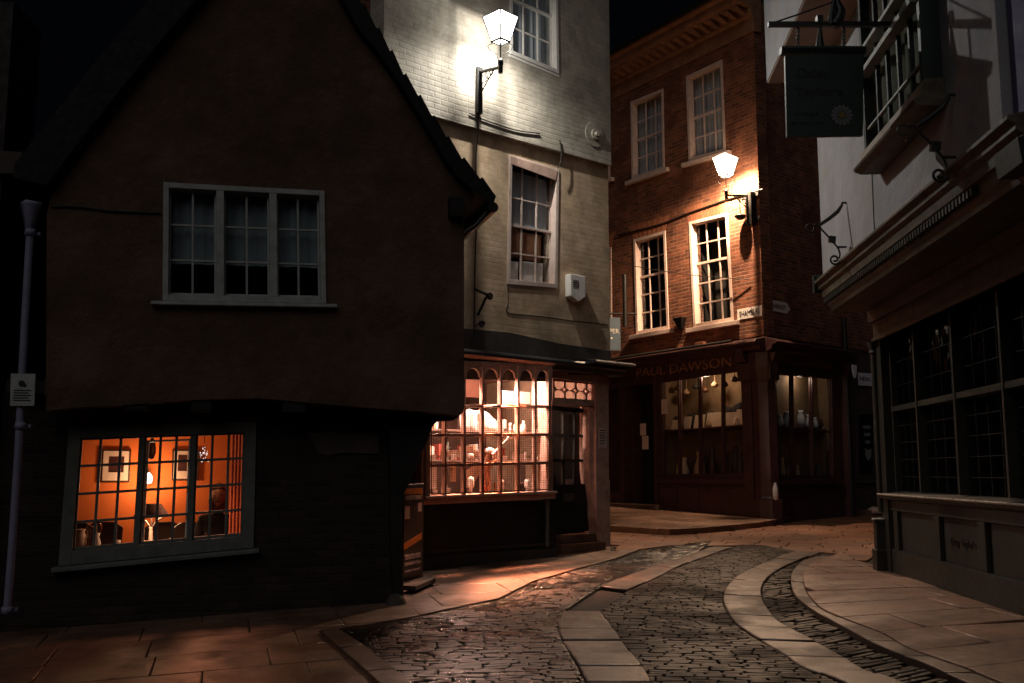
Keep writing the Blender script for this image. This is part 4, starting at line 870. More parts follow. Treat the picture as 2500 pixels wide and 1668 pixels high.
# ================================================================== hanging shop sign
SY = 8.7
def plane(y): return Wall((-10, y), (10, y))
SP = plane(SY); S = lambda u, v: SP.at(u, v)
def spt(u, v, d=0): a, z = SP.at(u, v); return SP.w(a, d, z)
wallx = RW.w((SP.w(0,0,0)-RW.p0).y/RW.e.y, 0, 0).x
hs = thing('hanging_sign', spt(2010, 333), 'dark green hanging shop sign with a painted daisy on an iron bracket', 'sign')
q = PXQ(SP, [(1915,138),(2107,133),(2105,333),(1920,336)]); Qs = qmap(q)
bd_ = MB(); bd_.prism(SP, q, -.022, .022); bo = bd_.build('board', M['green'], hs, bev=.003)
p0, p1 = S(1905,121), S(2110,118); mb = MB(); mb.prof(SP, [(-.05, p1[1]), (.05, p1[1]), (.055, p1[1]-.02), (.03, p1[1]-.06), (-.03, p1[1]-.06), (-.055, p1[1]-.02)], p0[0], p1[0]); mb.build('sign_cap', M['green'], hs)
f = Qs(.36,.24); text('Daisy', SP, f.x, f.y, .0225, .30, .115, 'ink', hs, bold=.02)
f = Qs(.43,.47); text("Taylor's", SP, f.x, f.y, .0225, .44, .115, 'ink', hs, bold=.02)
f = Qs(.25,.73); text("vintage", SP, f.x, f.y, .0225, .22, .04, 'ink', hs); f = Qs(.25,.84); text("emporium", SP, f.x, f.y, .0225, .26, .04, 'ink', hs)
f = Qs(.72,.75); fl_ = MB(); R_ = 27*SY/2430
for k in range(14):
    t = 2*pi*k/14; dx, dz = cos(t), sin(t); pts = []
    for (r_, w_) in ((.38,.05),(.65,.13),(.86,.15),(1.0,.09)): pts.append((f.x+dx*R_*r_-dz*R_*w_, f.y+dz*R_*r_+dx*R_*w_))
    for (r_, w_) in ((1.0,.09),(.86,.15),(.65,.13),(.38,.05)): pts.append((f.x+dx*R_*r_+dz*R_*w_, f.y+dz*R_*r_-dx*R_*w_))
    fl_.prism(SP, pts, .022, .025)
fl_.build('daisy_petals', mat('petal_paint', (.16,.16,.16), .6, .2, 9, 0), hs)
mb = MB(); mb.cyl(SP, f.x, f.y, R_*.33, .022, .027, 14); mb.build('daisy_centre', mat('daisy_yellow', (.18,.12,.04), .6, .2, 9, 0), hs)
tip = spt(1875, 60); bz = tip.z; mb = MB()
mb.hexa([V((tip.x, SY-.02, bz-.022)), V((wallx, SY-.02, bz-.022)), V((wallx, SY-.02, bz+.022)), V((tip.x, SY-.02, bz+.022)), V((tip.x, SY+.02, bz-.022)), V((wallx, SY+.02, bz-.022)), V((wallx, SY+.02, bz+.022)), V((tip.x, SY+.02, bz+.022))])
mb.tube([spt(1890, 55), spt(1960, 32), spt(2026, 8)], .008, 6)
st_ = MB(); st_.tube([spt(2026, 8), spt(2110, -30), V((wallx, SY, spt(2240,-80).z))], .008, 6); st_.build('stay', M['black'], hs)
c = spt(2035, 60); mb.tube([spt(2028,62), spt(2030,35), spt(2036,0), spt(2042,-30)], .02, 8, rr=[.035,.024,.02,.012])
mb.tube([spt(2036,62), spt(2048,45), spt(2052,28), spt(2044,5), spt(2036,-20)], .03, 8, rr=[.05,.055,.05,.03,.012])
mb.box(SP, S(1993,42)[0], S(2008,60)[0], -.03, .03, S(1993,60)[1], S(1993,40)[1])
mb.box(SP, wallx-.02, wallx+.0, -.06, .06, bz-.2, bz+.2)
mb.tube([spt(2002,62), spt(2002,120)], .03, 8, rr=[.012,.045])
mb.build('bracket', M['black'], hs)
for u in (1948, 2060):
    mb = MB(); p, q_ = spt(u, 62), spt(u, 122); n_ = 7
    for k in range(n_):
        c = p+(q_-p)*((k+.5)/n_); hx = V((1,0,0)) if k % 2 else V((0,1,0)); mb.tube([c+hx*.012*cos(t)+V((0,0,.026*sin(t))) for t in [2*pi*j/10 for j in range(11)]], .0055, 5)
    mb.build('chain', M['black'], hs)

# scrolled wall brackets on the white wall (a pair)
def scroll_bracket(y):
    P = plane(y); s = lambda u, v, k=y/7.66: None
    B = plane(7.66); b = lambda u, v: B.w(*(lambda q: (q[0], 0, q[1]))(B.at(u, v)))
    o = b(2330, 330); sh = V((0, y-7.66, 0))
    wx = RW.w((V((0, y, 0))-RW.p0).y/RW.e.y, 0, 0).x; wx0 = RW.w((V((0, 7.66, 0))-RW.p0).y/RW.e.y, 0, 0).x
    return b, wx0
b, wx0 = scroll_bracket(7.66)
def make_bracket(loc, label):
    # built around the foot of the bracket on the wall at y 7.66, then placed
    o = b(2330, 330); f = lambda u, v: b(u, v)-o+V(loc)
    t = thing('scroll_bracket', loc, label, 'bracket', 'scrolled iron brackets on the white wall'); ORG[t.name] = V(loc)
    mb = MB(); mb.tube([f(2334,228), f(2332,240), f(2318,262), f(2290,285), f(2256,308)], .02, 8, rr=[.006,.016,.024,.022,.02]); mb.build('arm', M['black'], t)
    mb = MB(); mb.tube([f(2236,305), f(2250,310), f(2268,330), f(2290,352), f(2308,372), f(2322,390), f(2328,408), f(2326,424)], .011, 8)
    c = f(2310, 427); R = (f(2330,427)-c).length; mb.tube(arc(c, R, 0, -2*pi*1.4, 30, r1=R*.25), .012, 7); mb.build('scroll', M['black'], t)
    mb = MB(); c = f(2222,318); R = (f(2236,318)-c).length; mb.tube(arc(c, R, 0, 2*pi, 18), .008, 6); mb.tube(arc(f(2225,342), R*.4, 0, 2*pi, 10), .005, 5); mb.build('ring', M['lead'], t)
    c = f(2298, 357); mb = MB(); mb.hexa([c+V((x,y_,z)) for x,y_,z in ((-.035,-.03,-.035),(.035,-.03,-.045),(.045,-.03,.025),(-.025,-.03,.035),(-.035,.03,-.035),(.035,.03,-.045),(.045,.03,.025),(-.025,.03,.035))]); mb.build('clamp', M['black'], t)
    mb = MB(); mb.tube([f(2316,384), f(2300+50,384)], .012, 6); mb.tube([f(2334,232), f(2352,232)], .012, 6); mb.build('wall_fixing', M['black'], t)
    return t
def wall_x(y): return RW.w((y-RW.p0.y)/RW.e.y, 0, 0).x
r0 = make_bracket(b(2330,330), 'larger looking scrolled iron bracket beside the hanging sign window')
r0.location.x += wall_x(7.66)-b(2352,300).x
r1_ = r0.copy(); C.objects.link(r1_); r1_['label'] = 'small looking scrolled iron bracket near the far edge of the white wall'
for c_ in list(r0.children): k_ = c_.copy(); C.objects.link(k_); k_.parent = r1_
_p = plane(11.1).at(2052, 565); r1_.location = (wall_x(11.1)-(b(2352,300).x-b(2330,330).x), 11.1, _p[1]+.0)
# dark lamp head hanging by the white wall top right
t_ = thing('wall_lamp', RW.w(RW.at(2270,20)[0], 0, RW.at(2270,20)[1]), 'unlit dark bell shaped lamp high on the white wall by the bay window', 'lamp')
P = plane(8.0); pp = lambda u, v: P.w(*(lambda q: (q[0], 0, q[1]))(P.at(u, v)))
mb = MB(); c = pp(2270, 32); mb.lathe(c, [(.001,0),(.05,.0),(.068,.03),(.06,.08),(.035,.12),(.015,.14),(.001,.15)], 14); mb.build('lamp_shade', mat('navy_enamel', (.02,.02,.06), .4, .3, 9), t_)
mb = MB(); mb.tube([c+V((0,0,.14)), c+V((0,0,.25)), V((wall_x(8.0), 8.0, c.z+.25))], .012, 6); mb.build('arm', M['black'], t_)

# ================================================================== street lanterns
def lantern(name, base, w_, ang, col, power, label, bulbsz, wallW, armfrom, armL, post, tilt=.2, pane=4, blend=1.0, up=0):
    """base: centre of the lantern's foot ring; w_: half diagonal of its top"""
    t = thing(name, base, label, 'street lamp'); b = V(base)
    def ring(r, z): return [b+V((r*cos(ang+k*pi/2), r*sin(ang+k*pi/2), z)) for k in range(4)]
    h = w_*1.5; r0, r1 = ring(w_*.50, .02), ring(w_, h)
    g = MB()
    for k in range(4): g.quad([r0[k], r0[(k+1)%4], r1[(k+1)%4], r1[k]])
    g.build('glass', glow(name+'_pane_glow', col, pane, True), t)
    g = MB(); apex = b+V((0,0,h+w_*.42)); g.add([*r1, apex], [(0,1,4),(1,2,4),(2,3,4),(3,0,4)]); g.build('top_glass', glow(name+'_top_glow', col, pane*.7), t)
    mb = MB()
    for k in range(4): mb.tube([r0[k], r1[k]], .0095, 6); mb.tube([r0[k], r0[(k+1)%4]], .008, 6); mb.tube([r1[k], r1[(k+1)%4]], .0065, 6); mb.tube([r1[k]+V((0,0,.002)), apex], .004, 5)
    for k in range(4): mb.tube([r0[k]+V((0,0,-.0)), r0[k]-V((0,0,.03))], .012, 6)
    for k in range(4): mb.tube([b+V((0,0,.0)), r0[k]], .006, 5)
    for k in range(4): mb.tube([r0[k]-V((0,0,.012)), r0[(k+1)%4]-V((0,0,.012))], .011, 6)
    mb.build('frame', M['black'], t)
    mb = MB(); hd = w_*1.15; mb.tube([b-V((0,0,0)), b-V((0,0,hd*.75))], .011, 8); mb.lathe(b-V((0,0,hd*1.55)), [(.001,0),(.032,0),(.034,.10),(.030,.11),(.038,.12),(.04,.18),(.03,.2),(.001,.2)], 14); mb.build('stem', M['black'], t)
    for sgn in (1, -1):
        d = V((cos(ang), sin(ang), 0)) if False else V((1, 0, 0))*sgn
        mb = MB(); mb.tube([b+d*w_*.42-V((0,0,.02)), b+d*w_*.62-V((0,0,.03)), b+d*w_*.72-V((0,0,w_*.22)), b+d*w_*.60-V((0,0,w_*.42)), b+d*w_*.32-V((0,0,w_*.58)), b+d*w_*.17-V((0,0,w_*.72)), b+d*w_*.15-V((0,0,w_*.95))], .0045, 6); mb.build('side_scroll', M['black'], t)
    # bracket
    zc_ = armfrom[2]; aW, zW = armfrom[0], zc_; p0 = wallW.w(aW, .10, zW); p1 = b-V((0,0,hd*1.25)); p1 = V((p1.x, p1.y, p1.z))
    mb = MB(); mb.tube([p0, p1], .024, 8); pl = p0-V((0,0,.34)); pe = p0+(p1-p0)*.72
    mb.tube([pl, pl+(pe-pl)*.5-V((0,0,.0)), pe], .010, 6)
    dirv = (p1-p0).normalized()
    for fr, R in ((.20,.075),(.40,.05),(.56,.032)):
        c = p0+(p1-p0)*fr-V((0,0,R+.02)); mb.tube(arc(c, R, 0, 2*pi, 14, x=dirv), .007, 5)
    mb.build('arm', M['black'], t)
    mb = MB(); hw = post[0]; mb.box(wallW, aW-hw, aW+hw, .02, .02+2*hw, zW-post[1], zW+.07)
    for z in (zW+.02, zW-post[1]+.12): mb.box(wallW, aW-.24, aW+.16, .0, .05, z-.04, z+.04)
    mb.build('mounting_post', M['black'], t, bev=.005)
    # the burner hangs close under an opaque reflector, so little light goes up
    mb = MB(); zr2 = h*.93; rr = w_*.62
    mb.add([b+V((rr*cos(ang+k*pi/6), rr*sin(ang+k*pi/6), zr2)) for k in range(12)]+[b+V((0,0,zr2+.03))], [(k, (k+1)%12, 12) for k in range(12)]); mb.build('reflector', M['white'], t)
    mb = MB(); mb.lathe(b+V((0,0,zr2-.065)), [(.001,0),(bulbsz*.7,.01),(bulbsz,.025),(bulbsz*.6,.055),(.01,.06)], 10); mb.build('bulb', glow(name+'_bulb', col, 30), t)
    L = bpy.data.lights.new(name+'_light', 'SPOT'); L.energy = power; L.color = col; L.shadow_soft_size = .03; L.spot_size = radians(177); L.spot_blend = blend
    lo_ = bpy.data.objects.new('lamp_light', L); C.objects.link(lo_); lo_.parent = t; lo_.location = (0, 0, zr2-.10); q_ = (-V((0,0,1))+wallW.n*tilt).normalized(); lo_.rotation_euler = q_.to_track_quat('-Z', 'Y').to_euler()
    if up:
        L = bpy.data.lights.new(name+'_side_light', 'POINT'); L.energy = up; L.color = col; L.shadow_soft_size = .03
        lo_ = bpy.data.objects.new('lamp_light', L); C.objects.link(lo_); lo_.parent = t; lo_.location = (0, 0, zr2-.095)
    return t
def ondepth(u, v, y): r = ray(u, v); k = y/r.y; return V((r.x*k, y, H+r.z*k))
W1 = CW.at(1160, 170); y1 = 13.05
b1 = ondepth(1222, 104, y1)
lantern('street_lantern', b1, 46*y1/2430, -pi/2, (1.0,.97,.90), 500, 'glaring white street lantern on a bracket over the cream house', .04, CW, (W1[0], 0, CW.at(1160,172,.1)[1]), 0, (.048, 110*13.4/2430), pane=3.2, up=22, tilt=.30)
W2 = DL.at(1832, 478, .1)
b2 = ondepth(1772, 432, 19.85)
l2 = lantern('street_lantern', b2, 33*19.85/2430, -pi/2, (1.0,.66,.42), 2400, 'glaring street lantern at the corner of the red brick house', .045, DL, (W2[0], 0, W2[1]), 0, (.075, .62), pane=15, tilt=.0, blend=.8)
mb = MB(); c = DL.w(DL.at(1808,534,.16)[0], .16, DL.at(1808,534,.16)[1]); mb.lathe(c, [(.001,-.03),(.06,-.02),(.11,.02),(.13,.05),(.12,.07),(.06,.08),(.02,.09)], 16); mb.tube([c+V((0,0,.08)), c+DL.n*.02+V((0,0,.42))], .012, 6)
mb.tube([c+DL.n*.02+V((0,0,.42)), c+DL.n*-.15+V((0,0,.42))], .012, 6); tag(mb.build('floodlight', M['black']), 'dark bowl shaped floodlight hung below the corner lantern', 'lamp')

# cables
def cable(pts, r, label, name='cable'): mb = MB(); mb.tube(pts, r, 6); return tag(mb.build(name, M['cable']), label, 'cable')
def smoothpts(pts, n=6):
    out = []
    for i in range(len(pts)-1):
        p0, p1, p2, p3 = pts[max(i-1,0)], pts[i], pts[i+1], pts[min(i+2, len(pts)-1)]
        for k in range(n): t = k/n; out.append(.5*((2*p1)+(p2-p0)*t+(2*p0-5*p1+4*p2-p3)*t*t+(3*p1-p0-3*p2+p3)*t**3))
    return out+[pts[-1]]
def cw(u, v, d=.085): a, z = CW.at(u, v, d); return CW.w(a, d, z)
cable(smoothpts([cw(1166,268), cw(1166,330), cw(1162,380), cw(1162,430), cw(1166,470), cw(1164,530,.03), cw(1161,600,.03), cw(1159,680,.03), cw(1158,760,.03), cw(1156,815,.03), cw(1145,845,.03)]), .011, 'dark power cable running down the cream wall from the lantern')
cable(smoothpts([cw(1146,277), cw(1175,290), cw(1220,306), cw(1265,319), cw(1318,326)]), .009, 'short black cable curving across the cream wall')
cable(smoothpts([cw(1367,342), cw(1370,370), cw(1369,395), cw(1362,410)]), .008, 'thin cable at the corner of the middle sash window')
def dl(u, v, d=.03): a, z = DL.at(u, v, d); return DL.w(a, d, z)
cable(smoothpts([dl(1510,575), dl(1560,562), dl(1620,545), dl(1680,521), dl(1740,500), dl(1779,486), dl(1835,470), dl(1862,462)]), .018, 'cable along the red brick wall above the windows')
cable(smoothpts([dl(1480,630,.5), dl(1550,650,.4), dl(1640,665,.3), dl(1720,675,.2), dl(1830,682,.04)]), .009, 'thin slack wire crossing the red brick wall')

# cream house fittings
al = thing('alarm_box', CW.w(*(lambda q: (q[0], 0, q[1]))(CW.at(1412,736))), 'white louvred alarm box on the cream wall', 'alarm box')
p0, p1, p2, p3 = PXQ(CW, [(1393,668),(1430,678),(1430,728),(1393,734)], .12); mb = MB()
am = (p0[0]+p1[0])/2; mb.prism(CW, [(p0[0], p0[1]), (p1[0], p0[1]), (p1[0], p3[1]+.10), (am, p3[1]), (p0[0], p3[1]+.07)], 0, .12); mb.build('case', M['white'], al, bev=.012)
mb = MB()
for k in range(4): mb.box(CW, p0[0]+.05, p0[0]+.05+.12, .119, .124, p0[1]-.10-.03*k, p0[1]-.088-.03*k)
mb.build('louvre', M['ink'], al)
sb = thing('sign_bracket', cw(1165,710,0), 'old black iron sign bracket with two curls low on the cream wall', 'bracket')
mb = MB(); f = lambda u, v, d=.04: cw(u, v, d)
mb.tube([f(1160,706,.02), f(1172,712,.12), f(1190,720,.25)], .022, 6); mb.tube([f(1187,725,.22), f(1176,750,.12), f(1167,768,.02)], .020, 6)
mb.tube(arc(f(1196,722,.28), .05, pi, pi+4.8*pi/2, 18, x=CW.e, r1=.015), .018, 6); mb.build('arm', M['black'], sb)
mb = MB(); mb.tube(arc(f(1176,792,.06), .05, 0, 2.6*pi, 20, x=CW.e, r1=.014), .017, 6); mb.tube([f(1160,795,.02), f(1170,790,.05)], .011, 6); mb.build('scroll', M['black'], sb)

# street name plates
def plate(nm, W, q, txt, label, tcol='ink', d=.012, face='white', pts=None, tw=.82, th=.5, slope=0):
    o = MB().prism(W, pts or q, 0.001, d).build(nm, M[face]); tag(o, label, 'sign')
    cx = sum(p[0] for p in q)/4; cz = sum(p[1] for p in q)/4; w_ = abs(q[1][0]-q[0][0]); h_ = abs(q[0][1]-q[3][1])
    text(txt, W, cx, cz, d+.001, w_*tw, h_*th, tcol, o, slope=slope); return o
q = PXQ(DL, [(1800,756),(1866,744),(1866,770),(1801,781)], .01); a_, b_ = q[0][0], DL.L-.02; zt_, zb_ = (q[0][1]+q[1][1])/2, (q[2][1]+q[3][1])/2
sh_ = plate('street_sign', DL, [(a_,zt_),(b_,zt_),(b_,zb_),(a_,zb_)], 'SHAMBLES', 'pale street name plate reading SHAMBLES at the brick corner')
mb = MB(); mb.tube([DL.w(b_-.3, .03, zt_+.02), DL.w(b_-.17, .03, zt_-.12), DL.w(b_-.1, .03, zb_+.09)], .008, 5); cb_ = mb.build('loose_wire', M['cable'], sh_)
q = PXQ(DR, [(1877,731),(1921,740),(1921,766),(1878,757)], .01); tipq = DR.at(1929, 755, .01)
plate('market_sign', DR, q, 'MARKET', 'pale pointed sign reading MARKET round the brick corner', pts=[q[0], q[1], tipq, q[2], q[3]], tw=.88, th=.42)
q = PXQ(DR, [(2094,910),(2150,914),(2150,944),(2095,941)], .0)
plate('street_sign', DR, q, 'NEWGATE', 'white street name plate with blue light in its colour reading NEWGATE on the grey house', tw=.86, th=.34, face='frame_white')
sd = thing('shield_sign', DR.w(DR.at(2086,890)[0], .2, DR.at(2086,920,.2)[1]), 'small white shield shaped sign hanging from a short arm', 'sign')
a_, z_ = DR.at(2086, 906, .3); s_ = .008
mb = MB(); mb.prism(DR, [(a_+x*1.0, z_+z) for x, z in ((-.09,.13),(.09,.13),(.08,-.03),(.03,-.15),(-.03,-.15),(-.08,-.03))], .29, .31); mb.build('board', M['frame_white'], sd)
mb = MB(); mb.tube([DR.w(a_, 0, z_+.45), DR.w(a_, .32, z_+.45)], .02, 6); mb.tube([DR.w(a_, .3, z_+.45), DR.w(a_, .3, z_+.13)], .008, 5); mb.build('arm', M['black'], sd)
# hanging sign beyond the cream house
_y = 22.3; PP = plane(_y); q = PXQ(PP, [(1440,773),(1514,776),(1515,856),(1440,856)])
ps = thing('hanging_sign', PP.w(q[0][0], 0, q[3][1]), 'blue grey hanging sign ending in PER behind the cream house corner', 'sign')
MB().prism(PP, q, -.02, .02).build('board', mat('blue_grey_paint', (.07,.10,.125), .5, .2, 6, 0), ps)
p = PP.at(1499.5, 809); text('PER', PP, p[0], p[1], .021, 24*_y/2430, 11*_y/2430, 'white_ink', ps); mb = MB(); p = PP.at(1493, 826); mb.cyl(PP, p[0], p[1], .025, .02, .024, 6); mb.build('emblem', M['white_ink'], ps)
mb = MB(); p = PP.at(1440,766); e_ = PP.at(1524,770); mb.tube([PP.w(p[0],0,p[1]), PP.w(e_[0]+.3,0,p[1])], .02, 6); mb.build('rail', M['black'], ps); mb = MB(); mb.tube([PP.w(e_[0]+.02,0,p[1]-.3), PP.w(e_[0]+.02,0,p[1]+.9)], .05, 6); mb.build('bracket', M['black'], ps)
# brick wall bits: little stone block and notice by the corner
a_, z_ = DR.at(1892, 1200, .12); mb = MB(); mb.lathe(DR.w(a_, .13, z_-.17), [(.001,0),(.055,0),(.055,.18),(.05,.24),(.03,.30),(.022,.34),(.001,.34)], 12); tag(mb.build('ash_tube', M['white']), 'small white metal tube fixed beside the maroon corner column', 'ashtray')
# bag on the pavement
c = V((*G(2142, 1256), 0)); c.z = gz(c.x, c.y)+.0; mb = MB(); mb.lathe(c, [(.001,0),(.17,.01),(.21,.06),(.18,.12),(.10,.16),(.03,.17),(.001,.17)], 14, 1.1, .8)
for v_ in mb.v: v_ += noise.noise_vector(v_*9)*.03
tag(mb.build('plastic_bag', M['pink']), 'small pinkish crumpled bag on the ground past the green shop pillar', 'bag')

# ================================================================== swing board on the pavement
fb = [G(983,1443), G(1027,1426)]
BW = Wall(fb[0], fb[1]); print('board len', BW.L); q = PXQ(BW, [(992,1192),(1040,1184),(1027,1426),(983,1443)])
mid = (V(fb[0])+V(fb[1]))/2
sg = thing('pavement_sign', V((mid.x, mid.y, gz(*mid)+.03)), 'tall black poster board with orange bands on a base by the corner brace', 'sign board')
B0, B1 = -.01, BW.L+.02; zb_ = gz(*mid)+.13; zt_ = (q[0][1]+q[1][1])/2
mb = MB(); mb.box(BW, B0-.03, B1+.05, -.06, -.0, zb_-.05, zt_+.03); mb.build('frame', M['black'], sg, bev=.006)
bw = B1-B0; h_ = zt_-zb_; mb = MB(); mb.box(BW, B0+.01, B1-.01, -.005, .004, zb_, zt_); mb.build('poster', mat('poster_print', (.03,.02,.018), .4, .9, 7, 0), sg)
om = mat('orange_print', (.62,.20,.015), .4, .1, 7, 0); lm = mat('poster_lettering', (.30,.25,.23), .5, .3, 30, 0)
mb = MB(); mb.box(BW, B0+.015, B1-.015, .004, .0055, zt_-.085*h_*1.0, zt_-.02); mb.build('orange_band', om, sg); mb = MB(); z_ = zb_+h_*.36; mb.prism(BW, [(B0+.015, z_-.06), (B1-.015, z_+.03), (B1-.015, z_+.10), (B0+.015, z_+.01)], .004, .0055); mb.build('orange_band', om, sg)
mb = MB(); mb.box(BW, B0+.03, B0+.03+bw*.25, .004, .0055, zt_-.36*h_, zt_-.22*h_); mb.build('leaflet', M['sash'], sg); mb = MB(); mb.box(BW, B1-.03-bw*.2, B1-.03, .004, .0055, zt_-.29*h_, zt_-.19*h_); mb.build('leaflet', M['sash'], sg)
cx = (B0+B1)/2
for s_, zz, hh, ww in (('GHOST HUNT', .875, .05, .86), ('STARTS HERE', .215, .055, .84), ('SHAMBLES 7.30pm', .135, .045, .84), ('EVERY NIGHT', .06, .022, .8)): text(s_, BW, cx, zb_+zz*h_, .006, bw*ww, h_*hh, 'poster_letter', sg, bold=.03) if 'poster_letter' in M else None
mb = MB(); base_pts = [G(979,1452), G(1015,1454), G(1063,1432), G(1045,1424)]
mb.add([V((*p, gz(*p)+.045+.05)) for p in base_pts]+[V((*p, gz(*p)+.045)) for p in base_pts], [(0,1,2,3),(7,6,5,4),(0,4,5,1),(1,5,6,2),(2,6,7,3),(3,7,4,0)]); mb.build('base_plate', M['soot'], sg, bev=.006)

# ================================================================== inside the lit window of the gabled house
def gi(u, v, d): a, z = GW.at(u, v, -d); return GW.w(a, -d, z)
def n3(x, y): return (120+x/3.337, 950+y/3.337)
def picture(x0, y0, x1, y1, label, inner):
    p, q = GW.at(*n3(x0, y0), -RD+.03), GW.at(*n3(x1, y1), -RD+.03)
    t = thing('framed_picture', GW.w((p[0]+q[0])/2, -RD, q[1]), label, 'picture', 'framed pictures on the orange wall')
    mb = MB(); mb.box(GW, p[0], q[0], -RD, -RD+.03, q[1], p[1]); mb.build('picture_frame', M['wood'], t, bev=.004)
    mb = MB(); w_, h_ = q[0]-p[0], p[1]-q[1]; mb.box(GW, p[0]+.02, q[0]-.02, -RD+.03, -RD+.033, q[1]+.02, p[1]-.02); mb.build('mount', M['sash'], t)
    mb = MB(); mb.box(GW, p[0]+w_*inner[0], p[0]+w_*inner[1], -RD+.033, -RD+.036, q[1]+h_*inner[2], q[1]+h_*inner[3]); mb.build('print', mat('dark_red_print', (.06,.015,.015), .5, .8, 12, 0), t)
picture(430, 490, 655, 760, 'square framed picture with a dark red print left of the wall lamp', (.27,.78,.3,.78))
picture(1005, 490, 1215, 745, 'framed picture with a small dark print right of the wall lamp', (.22,.55,.3,.82))
# wall lamp
c = gi(*n3(803, 735), RD-.16); wl_ = thing('wall_light', c, 'glowing round wall lamp on the orange wall', 'lamp')
mb = MB(); mb.lathe(c-V((0,0,.05)), [(.001,0),(.04,.01),(.052,.05),(.042,.09),(.02,.12),(.001,.12)], 14); mb.build('shade', glow('warm_shade', (1,.75,.5), 9), wl_)
mb = MB(); mb.tube([c+V((0,0,.07)), c+V((0,0,.10)), c+GW.n*-.12+V((0,0,.10))], .008, 6); mb.build('arm', M['black'], wl_)
L = bpy.data.lights.new('wall_light', 'POINT'); L.energy = 19; L.color = (1,.56,.28); L.shadow_soft_size = .06; lo_ = bpy.data.objects.new('lamp_light', L); C.objects.link(lo_); lo_.parent = wl_; lo_.location = GW.n*.09
# hanging dark ornament
c = gi(*n3(835, 500), RD-.5); mb = MB(); mb.lathe(c-V((0,0,.10)), [(.001,0),(.03,.02),(.045,.07),(.045,.13),(.03,.2),(.008,.24),(.004,.45)], 12); tag(mb.build('hanging_ornament', M['wood']), 'dark drop shaped ornament hanging above the wall lamp', 'ornament')
# pendant lamp that lights the room, seen as a squiggle of bright crystal
c = gi(*n3(1262, 520), .75); pl_ = thing('crystal_pendant', c, 'sparkling crystal pendant light hanging inside the crooked window', 'lamp')
mb = MB()
for k in range(26):
    q_ = c+V((rnd.gauss(0,.035), rnd.gauss(0,.03), rnd.uniform(-.09,.08))); s_ = rnd.uniform(.003,.007)
    mb.add([q_+V((s_,0,0)), q_+V((0,s_,0)), q_-V((s_,0,0)), q_-V((0,s_,0)), q_+V((0,0,s_*1.6)), q_-V((0,0,s_*1.6))], [(0,1,4),(1,2,4),(2,3,4),(3,0,4),(1,0,5),(2,1,5),(3,2,5),(0,3,5)])
mb.build('crystals', glow('crystal_glow', (1,.85,.75), 1.3), pl_)
mb = MB(); mb.tube([c+V((0,0,.1)), V((c.x, c.y, rz1))], .004, 5); mb.build('cord', M['black'], pl_)
L = bpy.data.lights.new('pendant_light', 'POINT'); L.energy = 3; L.color = (1,.5,.26); L.shadow_soft_size = .08; lo_ = bpy.data.objects.new('lamp_light', L); C.objects.link(lo_); lo_.parent = pl_; lo_.location = (0, 0, .0)
L = bpy.data.lights.new('pavement_fill_beam', 'SPOT'); L.energy = 42; L.color = (1,.34,.17); L.shadow_soft_size = .10; L.spot_size = radians(95); L.spot_blend = .9  # extra beam added to throw the red strip onto the pavement
lo_ = bpy.data.objects.new('lamp_light', L); C.objects.link(lo_); lo_.parent = pl_; lo_.location = (0, 0, -.12); _t = G(330, 1565); lo_.rotation_euler = (V((_t.x, _t.y, 0))-c).to_track_quat('-Z', 'Y').to_euler()
# table lamp
c = gi(*n3(835, 1040), .45); tl = thing('table_lamp', c-V((0,0,.30)), 'dark tapered table lamp standing on the window table', 'lamp')
mb = MB(); mb.lathe(c, [(.175,0),(.085,.125),(.083,.125),(.172,0)], 22); mb.build('lamp_shade', mat('dark_shade', (.035,.02,.02), .8, .2, 9, 0), tl)
mb = MB(); mb.lathe(c-V((0,0,.30)), [(.001,0),(.08,0),(.075,.015),(.02,.03),(.018,.2),(.001,.2)], 12); mb.tube([c-V((0,0,.12)), c-V((0,0,.0))], .008, 6)
for s_ in (-1, 1): mb.tube(smoothpts([c-V((0,0,.12)), c+V((s_*.02,0,-.09)), c+V((s_*.07,0,-.03)), c+V((s_*.13,0,.005))]), .009, 6)
mb.build('base', M['sash'], tl); mb = MB(); mb.lathe(c+V((0,0,.05)), [(.001,0),(.03,.02),(.03,.05),(.001,.07)], 10); mb.build('bulb', glow('lamp_bulb', (1,.8,.6), 12), tl)
L = bpy.data.lights.new('table_light', 'POINT'); L.energy = 9; L.color = (1,.52,.26); L.shadow_soft_size = .03; lo_ = bpy.data.objects.new('lamp_light', L); C.objects.link(lo_); lo_.parent = tl; lo_.location = (0, 0, .36)
ztab = c.z-.30
